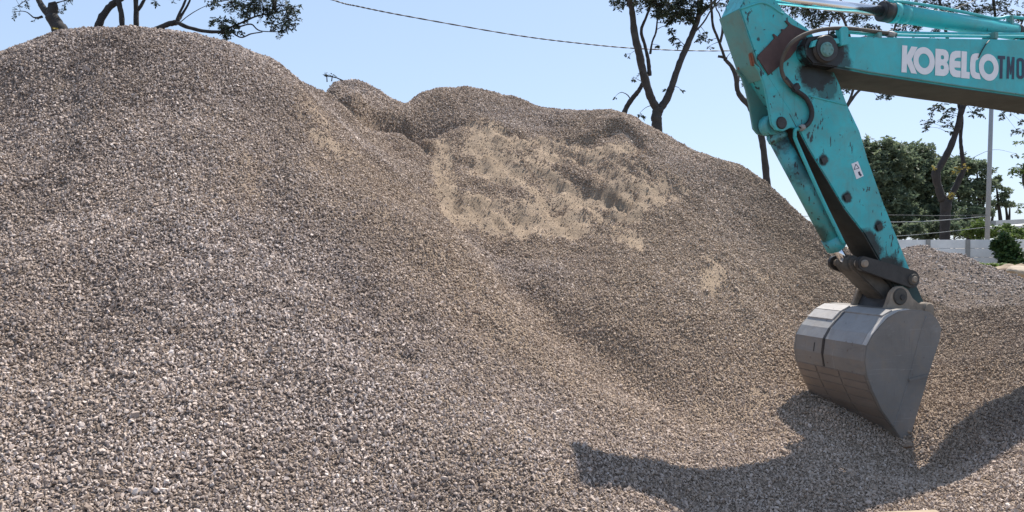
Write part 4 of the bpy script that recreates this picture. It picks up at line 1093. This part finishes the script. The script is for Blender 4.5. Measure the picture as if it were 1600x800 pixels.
tree('tree', 'dark tree with a thick forked trunk and yellowing tufts, behind the white wall', 41.0,
     [([(1476, 385, 15), (1476, 350, 15), (1477, 325, 16), (1478, 312, 17)], 0), ([(1473, 314, 13), (1466, 292, 11), (1462, 272, 13), (1470, 258, 10), (1482, 236, 10), (1492, 212, 9), (1498, 192, 9), (1503, 170, 9), (1514, 152, 6), (1530, 140, 5), (1560, 100, 4), (1590, 50, 3), (1610, 0, 2)], -0.3), ([(1480, 314, 11), (1490, 300, 9), (1499, 280, 9), (1506, 262, 7), (1503, 240, 6), (1501, 215, 5), (1503, 188, 5), (1500, 168, 6), (1497, 150, 7), (1490, 110, 5), (1480, 60, 5), (1470, 10, 4), (1455, -50, 3)], 0.2), ([(1505, 166, 5), (1520, 158, 4), (1540, 148, 3)], 0.2), ([(1530, 140, 5), (1548, 118, 5), (1555, 80, 5), (1555, 30, 4), (1552, 0, 4), (1545, -60, 3)], 0.2)],
     [(1460, 172, 9, 12, 0), (1474, 180, 9, 12, 0), (1450, 190, 8, 10, 0), (1480, 196, 8, 10, 0), (1470, 165, 8, 10, 0.2), (1487, 170, 6, 8, 0), (1445, 200, 5, 5, 0), (1520, 175, 7, 9, 0), (1530, 168, 7, 8, 0), (1534, 180, 5, 5, 0), (1486, 205, 5, 4, 0), (1570, 180, 7, 5, 0), (1590, 205, 8, 8, 0), (1596, 190, 6, 5, 0), (1580, 175, 7, 5, 0), (1588, 240, 6, 4, 0)] +
     [(1420, 10, 16, 38, 0.4), (1440, 22, 15, 34, 0), (1460, 8, 18, 41, 0), (1480, 20, 15, 28, 0.3), (1500, 8, 15, 22, 0), (1430, 40, 15, 22, 0), (1470, 42, 13, 19, 0), (1540, 12, 15, 20, 0), (1575, 18, 14, 19, 0), (1590, 30, 11, 15, 0), (1560, 4, 13, 19, 0), (1410, 30, 13, 22, 0), (1400, 48, 11, 19, 0), (1525, 18, 9, 11, 0)] + crown_over(1400, 1620, -110, -10, 22, 26, 26, 1.8), size=0.16, group=GB, bark=M_BARKD, extra=[(1504, 262, 7, 9, -0.4), (1488, 306, 5, 7, -0.4), (1496, 268, 5, 4, -0.4), (1460, 262, 5, 3, -0.4)])
tree('tree', 'tree with bright fresh leaves at the right edge of the picture', 37.0,
     [([(1612, 330, 8), (1606, 300, 7), (1600, 280, 6), (1604, 250, 5), (1615, 200, 4)], 0)],
     [(1590, 268, 9, 16, 0), (1600, 260, 10, 20, 0), (1582, 264, 5, 6, 0), (1605, 285, 8, 10, 0), (1596, 318, 8, 5, 0), (1588, 330, 6, 4, 0), (1620, 240, 14, 20, 0), (1615, 200, 14, 14, 0), (1592, 222, 7, 4, 0)], leaf=M_LEAF_BRIGHT, size=0.15, group=GB)

# dense evergreen trees beyond the wall: leaf masses over a branching frame
def dense_tree(label, px, D, blobs, leafsize=0.26, n=9000, group='dense trees beyond the wall', leaf=M_LEAF_DENSE):
    b = at(px, 375, D)
    t = empty('broadleaf_tree', (b[0], D, YARD), 0, label, 'tree', group)
    mb = MB(); lv = Leaves()
    cs = [(at(x, y_, D + dz), r / F * D) for x, y_, r, dz in blobs]
    tot = sum(r * r for c, r in cs)
    foot = np.array([b[0], D, YARD - 0.2]); fork = np.array([b[0] + 0.2, D, YARD + 2.2])
    mb.tube(catm([foot, (foot + fork) / 2 + [0.1, 0, 0], fork], 4), list(np.linspace(0.42, 0.3, 9)), 9)
    for c, r in cs:
        mb.tube(catm([fork, (fork + c) / 2 + rng.normal(0, 0.3, 3), c], 4), list(np.linspace(0.2, 0.05, 9)), 6)
        k = int(n * r * r / tot)
        # leaves in clumps near the blob's surface
        ncl = max(6, k // 60)
        for j in range(ncl):
            o = rng.normal(0, 1, 3); o /= np.linalg.norm(o)
            cc = c + o * r * rng.uniform(0.55, 1.05) * np.array([1, 1, 0.85])
            lv.spray(cc, r * rng.uniform(0.16, 0.36), 10, 6, leafsize, 0.25, tone=(0.0, 1.0))
    o = mb.build('trunk', M_BARKD, t); o.location = -Vector(t.location)
    o = lv.build('crown', leaf, t); o.location = -Vector(t.location)
    return t
dense_tree('dense dark rounded tree just right of the excavator arm, tallest of the row', 1385, 60, [(1372, 236, 28, 0), (1395, 240, 26, 0.5), (1352, 246, 28, 1), (1420, 262, 26, -0.5), (1400, 252, 26, -1), (1375, 280, 32, -1), (1350, 290, 28, 1), (1410, 290, 28, 0), (1390, 320, 34, -1.5), (1415, 345, 26, -1), (1365, 335, 32, 0), (1345, 320, 26, 2)], 0.33, 24000)
dense_tree('broad dense tree behind the forked dark trunk', 1445, 62, [(1430, 246, 27, 0), (1455, 250, 26, 1), (1478, 268, 24, 0), (1462, 270, 24, -1), (1436, 280, 30, -1), (1455, 305, 32, 0), (1430, 330, 30, -1), (1470, 335, 28, -1), (1448, 350, 26, -1.5)], 0.33, 20000)
dense_tree('lighter dense tree with gaps between the forked trunk and the grey pole', 1512, 64, [(1504, 262, 22, 0), (1526, 268, 22, 0.5), (1540, 285, 16, 0), (1495, 290, 20, -1), (1515, 300, 22, 0), (1535, 295, 15, 0.5), (1500, 330, 24, -1), (1528, 330, 18, 0), (1515, 352, 20, -1)], 0.30, 12000)
dense_tree('sparse pale tree to the right of the grey pole', 1562, 66, [(1556, 285, 11, 0), (1568, 300, 12, 0), (1558, 318, 13, 0), (1578, 322, 9, 0)], 0.24, 2600)

def bush(name, label, blobs, D, leaf, size, n, cat, stem=0.03, group=None):
    c0_ = at(blobs[0][0], 400, D)
    gz = YARD
    t = empty(name, (c0_[0], D, gz), 0, label, cat, group)
    lv = Leaves(); mb = MB()
    tot = sum(b_[2] ** 2 for b_ in blobs)
    for x, y_, r, dz in blobs:
        c = at(x, y_, D + dz); rr = r / F * D
        mb.tube(catm([np.array([c0_[0] + rng.normal(0, 0.15), D, gz - 0.05]), (np.array([c0_[0], D, gz]) + c) / 2 + rng.normal(0, 0.1, 3), c], 3), list(np.linspace(stem, stem * 0.4, 7)), 5)
        for j in range(max(3, int(n * r * r / tot / 50))):
            o = rng.normal(0, 1, 3); o /= np.linalg.norm(o)
            lv.spray(c + o * rr * rng.uniform(0.3, 0.95), rr * 0.35, 8, 6, size, 0.2)
    o = mb.build('stem', M_BARKD, t); o.location = -Vector(t.location)
    o = lv.build('foliage', leaf, t); o.location = -Vector(t.location)
bush('shrub', 'light green shrub behind the wall at the foot of the grey pole', [(1530, 355, 14, 0), (1516, 362, 10, 0), (1545, 362, 9, 0), (1528, 368, 12, 0)], 40.5, M_LEAF_BRIGHT, 0.16, 2600, 'shrub')
bush('shrub', 'bright green hedge-like shrub under the roofs at the right', [(1560, 362, 12, 0), (1575, 360, 12, 0), (1592, 362, 12, 0), (1610, 362, 12, 0), (1580, 370, 10, -0.4), (1600, 372, 10, -0.4)], 40.0, M_LEAF_BRIGHT, 0.16, 3200, 'shrub')
bush('shrub', 'dark climbing shrub draped over the right end of the wall', [(1568, 374, 12, 0), (1575, 386, 15, 0), (1562, 392, 11, 0), (1586, 396, 13, 0), (1574, 404, 14, -0.3), (1592, 408, 10, -0.3), (1556, 380, 8, 0)], 32.5, M_LEAF_BUSH, 0.17, 4600, 'shrub')

bush('shrub', 'dark undergrowth shrub filling the gap under the trees just right of the arm', [(x_, 358 + rng.uniform(-4, 6), 13, rng.uniform(-0.6, 0.6)) for x_ in range(1345, 1430, 12)], 55.0, M_LEAF_DENSE, 0.26, 5200, 'shrub')
bush('shrub', 'dark undergrowth shrub between the forked trunk and the grey pole', [(x_, 358 + rng.uniform(-4, 6), 13, rng.uniform(-0.6, 0.6)) for x_ in range(1430, 1535, 12)], 56.0, M_LEAF_DENSE, 0.26, 6000, 'shrub')

# low strap-leaved plants at the wall's foot
def strap_plant(px, py, D, label, n=46, hpx=9):
    c = at(px, py, D); t = empty('leafy_plant', tuple(c), 0, label, 'plant', 'low plants in front of the wall')
    vs, fs, tn = [], [], []
    for k in range(n):
        az_ = rng.uniform(0, 2 * math.pi); ln_ = hpx / F * D * rng.uniform(0.7, 1.4); wd = 0.05
        d = np.array([math.cos(az_), math.sin(az_), 0]); s_ = np.array([-d[1], d[0], 0]); o = d * rng.uniform(0, 0.45) + s_ * rng.uniform(-0.25, 0.25)
        for j in range(5):
            t_ = j / 4; p = o + d * ln_ * 0.8 * t_ + np.array([0, 0, ln_ * (1.5 * t_ - 1.1 * t_ * t_)]); w_ = wd * (1 - t_ ** 2) + 0.004
            vs += [p - s_ * w_, p + s_ * w_]
            if j: b_ = len(vs); fs.append((b_ - 4, b_ - 3, b_ - 1, b_ - 2))
        tn += [rng.random()] * 10
    me = mesh_np(vs, fs); fattr(me, 'tone', tn)
    link('foliage', me, M_LEAF_BRIGHT, t)
for px, py, lb in ((1532, 416, 'leftmost low strap-leaved plant at the foot of the white wall'), (1546, 417, 'low strap-leaved plant, middle of the three in front of the wall'), (1560, 417, 'low strap-leaved plant below the dark climbing shrub')):
    strap_plant(px, py, 29.0, lb)

# ------------------------------------------------------------------ wall, pole, cables, roofs
WALL_A, WALL_B = at(1330, 376, 35.0), at(1640, 378, 33.0)
wt = 2.0 + 10.5 / F * 34.5
wall = empty('yard_wall', (float(WALL_A[0]), float(WALL_A[1]), YARD), 0, 'whitish precast concrete panel wall with grey posts behind the low gravel heap', 'wall')
wv = np.array([WALL_B[0] - WALL_A[0], WALL_B[1] - WALL_A[1]]); wl = np.linalg.norm(wv); wu = wv / wl
wang = math.atan2(wu[1], wu[0])
wall.rotation_euler = (0, 0, wang)
hh = wt - YARD
bays = 5; bay = wl / bays
# posts pass through the pixels of the photograph's posts
rows = 4
for k in range(bays):
    for r_ in range(rows):
        z0 = hh * r_ / rows; z1 = hh * (r_ + 1) / rows
        MB().box((bay * (k + 0.5), 0, (z0 + z1) / 2), (bay - 0.14, 0.06, z1 - z0 - 0.012), 0.006).build('panel', M_CONC, wall)
for k in range(bays + 1):
    MB().box((bay * k, -0.02, hh / 2 + 0.0), (0.17, 0.18, hh + 0.02), 0.01).build('post', M_POST, wall)

PD = 37.5
pb = at(1541, 380, PD); ptop = at(1551.5, 92, PD)
pole = empty('utility_pole', (float(pb[0]), PD, YARD), 0, 'tall plain grey pole behind the wall, right of the forked tree', 'utility pole')
lx = float(ptop[0] - pb[0])
lz_ = float(ptop[2] - YARD)
MB().cyl((0, 0, -0.2), (lx, 0, lz_), 0.115, 0.09, seg=16).build('shaft', M_POLE, pole)
def cable(label, pts, r, m, grp=None, name='overhead_cable'):
    pth = smooth_path([at(*p) for p in pts], 6)
    o = MB().tube(pth, r, 6).build(name, m)
    tag(o, label, 'cable', grp)
# the twisted service cable across the sky: two strands laid round each other
pth = smooth_path([at(*p) for p in ((380, -48, 21), (520, 0, 22.5), (560, 10, 23), (640, 26, 24), (800, 54, 25.8), (900, 67, 26.6), (1000, 76, 27.4), (1125, 79.5, 28.6), (1250, 74, 30.5), (1400, 45, 34), (1554, -12, PD), (1720, -90, 41))], 24)
m_ = MB()
for ph in (0, math.pi):
    q_ = []
    for k, p in enumerate(pth):
        a_ = k * 0.9 + ph
        q_.append(p + np.array([0, math.cos(a_), math.sin(a_)]) * 0.011)
    m_.tube(q_, 0.014, 5)
tag(m_.build('overhead_cable', M_CABLE), 'twisted dark cable sagging across the open sky', 'cable')
GC = 'cables strung in front of the dense trees'
cable('pale thick cable, middle one of those crossing the dense trees', [(1250, 348, 36.5), (1395, 347, 36.8), (1460, 345, 37), (1541, 338, 37.3)], 0.02, M_CABLE_GREY, GC)
cable('thin cable, topmost of those crossing the dense trees', [(1250, 338, 36.5), (1395, 336, 36.8), (1460, 337, 37), (1541, 336, 37.3)], 0.014, M_CABLE, GC)
cable('thin grey cable, lowest of those crossing the dense trees', [(1250, 378, 36.5), (1400, 369, 36.8), (1460, 364, 37), (1541, 355, 37.3)], 0.013, M_CABLE_GREY, GC)

# carports with thin roofs beyond the shrubs
def carport(label, x0, x1, y0, y1, D, dep):
    a_, b_ = at(x0, y0, D), at(x1, y1, D)
    t = empty('carport', (float(a_[0]), D, YARD), 0, label, 'carport', 'roofs beyond the wall')
    w_ = float(b_[0] - a_[0]); za, zb = float(a_[2]) - YARD, float(b_[2]) - YARD
    bm = MB().prism([(0, za), (w_, zb), (w_, zb + 0.35), (0, za + 0.35)], 0, dep, 0.01)
    bm.build('roof', M_ROOF, t)
    for fx in (0.06, 0.94):
        for y_ in (0.15, dep - 0.15):
            zt = za + (zb - za) * fx
            MB().cyl((w_ * fx, y_, -0.1), (w_ * fx, y_, zt + 0.02), 0.07, seg=10).build('post', M_POST, t)
carport('low pale sheet roof on posts seen past the pole at the right edge', 1556, 1680, 352, 346, 56, 6)
carport('nearer sloping pale roof below the first one at the right edge', 1580, 1700, 362, 352, 50, 4)

# dirt mound and boulders at the right
def mound(name, label, px, py, D, rx, ry, h, m, cat, seed, group=None):
    c = at(px, py, D)
    n = 44
    th, rr = np.meshgrid(np.linspace(0, 2 * np.pi, n, endpoint=False), np.linspace(0, 1, 16))
    x = rx * rr * np.cos(th); y = ry * rr * np.sin(th)
    z = h * (1 - rr ** 1.6) + fbm(x * 1.6 + seed, y * 1.6, seed, 5) * h * 0.55 * (1 - rr ** 4) - 0.25 * rr ** 3
    v = np.stack([x, y, z], -1).reshape(-1, 3); idx = np.arange(n * 16).reshape(16, n)
    f = np.stack([idx[:-1], np.roll(idx[:-1], -1, 1), np.roll(idx[1:], -1, 1), idx[1:]], -1).reshape(-1, 4)
    o = link(name, mesh_np(v, f[:, ::-1], True), m); o.location = (float(c[0]), D, float(c[2]) - h * 0.2)
    bmm = bmesh.new(); bmm.from_mesh(o.data); bmesh.ops.recalc_face_normals(bmm, faces=bmm.faces[:]); bmm.to_mesh(o.data); bmm.free()
    tag(o, label, cat, group)
M_TANDIRT = simple('loose tan soil', (0.29, 0.222, 0.15), 0.95, 0, 0.35, 2.5, 0.05)
M_BROWNDIRT = simple('crumbly brown soil', (0.19, 0.135, 0.095), 0.95, 0, 0.4, 6, 0.04)
mound('dirt_mound', 'smooth tan dirt mound at the right edge below the dark shrub', 1608, 440, 21.5, 1.5, 1.3, 0.62, M_TANDIRT, 'dirt mound', 3)
mound('dirt_mound', 'long low tan dirt bank running from the plants to the right edge', 1568, 432, 24.5, 2.1, 1.2, 0.42, M_TANDIRT, 'dirt mound', 8)

def rock(label, px, py, D, s, seed, m, group='tan rocks by the right edge', sink=0.3):
    c = at(px, py, D)
    bm = bmesh.new(); bmesh.ops.create_icosphere(bm, subdivisions=3, radius=1)
    r2 = np.random.default_rng(seed); pl = [(r2.normal(0, 1, 3), r2.uniform(0.55, 0.9)) for _ in range(9)]
    for v in bm.verts:
        p = np.array(v.co)
        for nrm, dd in pl:
            nn_ = nrm / np.linalg.norm(nrm); ex = p @ nn_ - dd
            if ex > 0: p = p - nn_ * ex * 0.9
        v.co = Vector(p * np.array([s * 1.25, s, s * 0.8]))
    me = bpy.data.meshes.new('rock'); bm.to_mesh(me); bm.free()
    o = link('rock', me, m); o.location = (float(c[0]), float(c[1]), float(c[2]) + s * (0.5 - sink))
    tag(o, label, 'rock', group)
M_ROCK = simple('tan rock', (0.42, 0.34, 0.25), 0.9, 0, 0.25, 5, 0.01)
rock('small pale tan rock, left end of the row between gravel heap and dirt mound', 1549, 425, 20, 0.12, 3, M_ROCK)
rock('rounded brown rock perched on the tan dirt, second from the left of the row', 1574, 431, 19.6, 0.22, 5, M_BROWNDIRT)
rock('larger tan rock at the right edge of the frame by the dirt mound', 1592, 430, 19.4, 0.26, 9, M_ROCK)
rock('small brown clod at the tip of the bucket', 1418, 698, 7.25, 0.04, 21, M_BROWNDIRT, None)

# timbers
def board(label, p0, p1, D0, D1, w, th, lift=0.0):
    a_, b_ = at(*p0, D0), at(*p1, D1)
    d = b_ - a_; L_ = float(np.linalg.norm(d))
    o = MB().box((0, 0, 0), (L_, w, th), 0.006).build('timber_board', M_WOOD)
    o.location = Vector((a_ + b_) / 2) + Vector((0, 0, lift)); o.rotation_euler = Vector(d).to_track_quat('X', 'Z').to_euler()
    tag(o, label, 'board')
board('pale timber lying on the gravel bank at the right edge', (1568, 498), (1660, 503), 10.9, 10.8, 0.09, 0.04, 0.03)
board('pale timber board lying flat at the bottom edge of the frame', (1384, 816), (1480, 812), 5.55, 5.55, 0.30, 0.05, 0.0)

# leafy twig lying on the second crest
D_ = 15.2
t = empty('twig', tuple(at(520, 124, D_)), 0, 'small twig with a few leaves sticking up from the second heap crest', 'twig')
lv = Leaves(); mb = MB()
mb.tube([at(536, 126, D_), at(526, 121.5, D_), at(516, 119.5, D_), at(508, 118.5, D_)], [0.014, 0.012, 0.010, 0.006], 5)
mb.tube([at(511, 128, D_), at(510.5, 119, D_), at(510, 115, D_)], [0.012, 0.010, 0.005], 5).tube([at(518, 127, D_), at(519, 120, D_), at(521, 116.5, D_)], [0.012, 0.010, 0.005], 5)
for px, py in ((510.5, 115.5), (521, 117), (507.5, 117.5), (513, 118)): lv.spray(at(px, py, D_), 0.04, 4, 5, 0.045, 0.1)
o = mb.build('stem', M_BARK, t, False); o.location = -Vector(t.location)
o = lv.build('foliage', M_LEAF, t); o.location = -Vector(t.location)
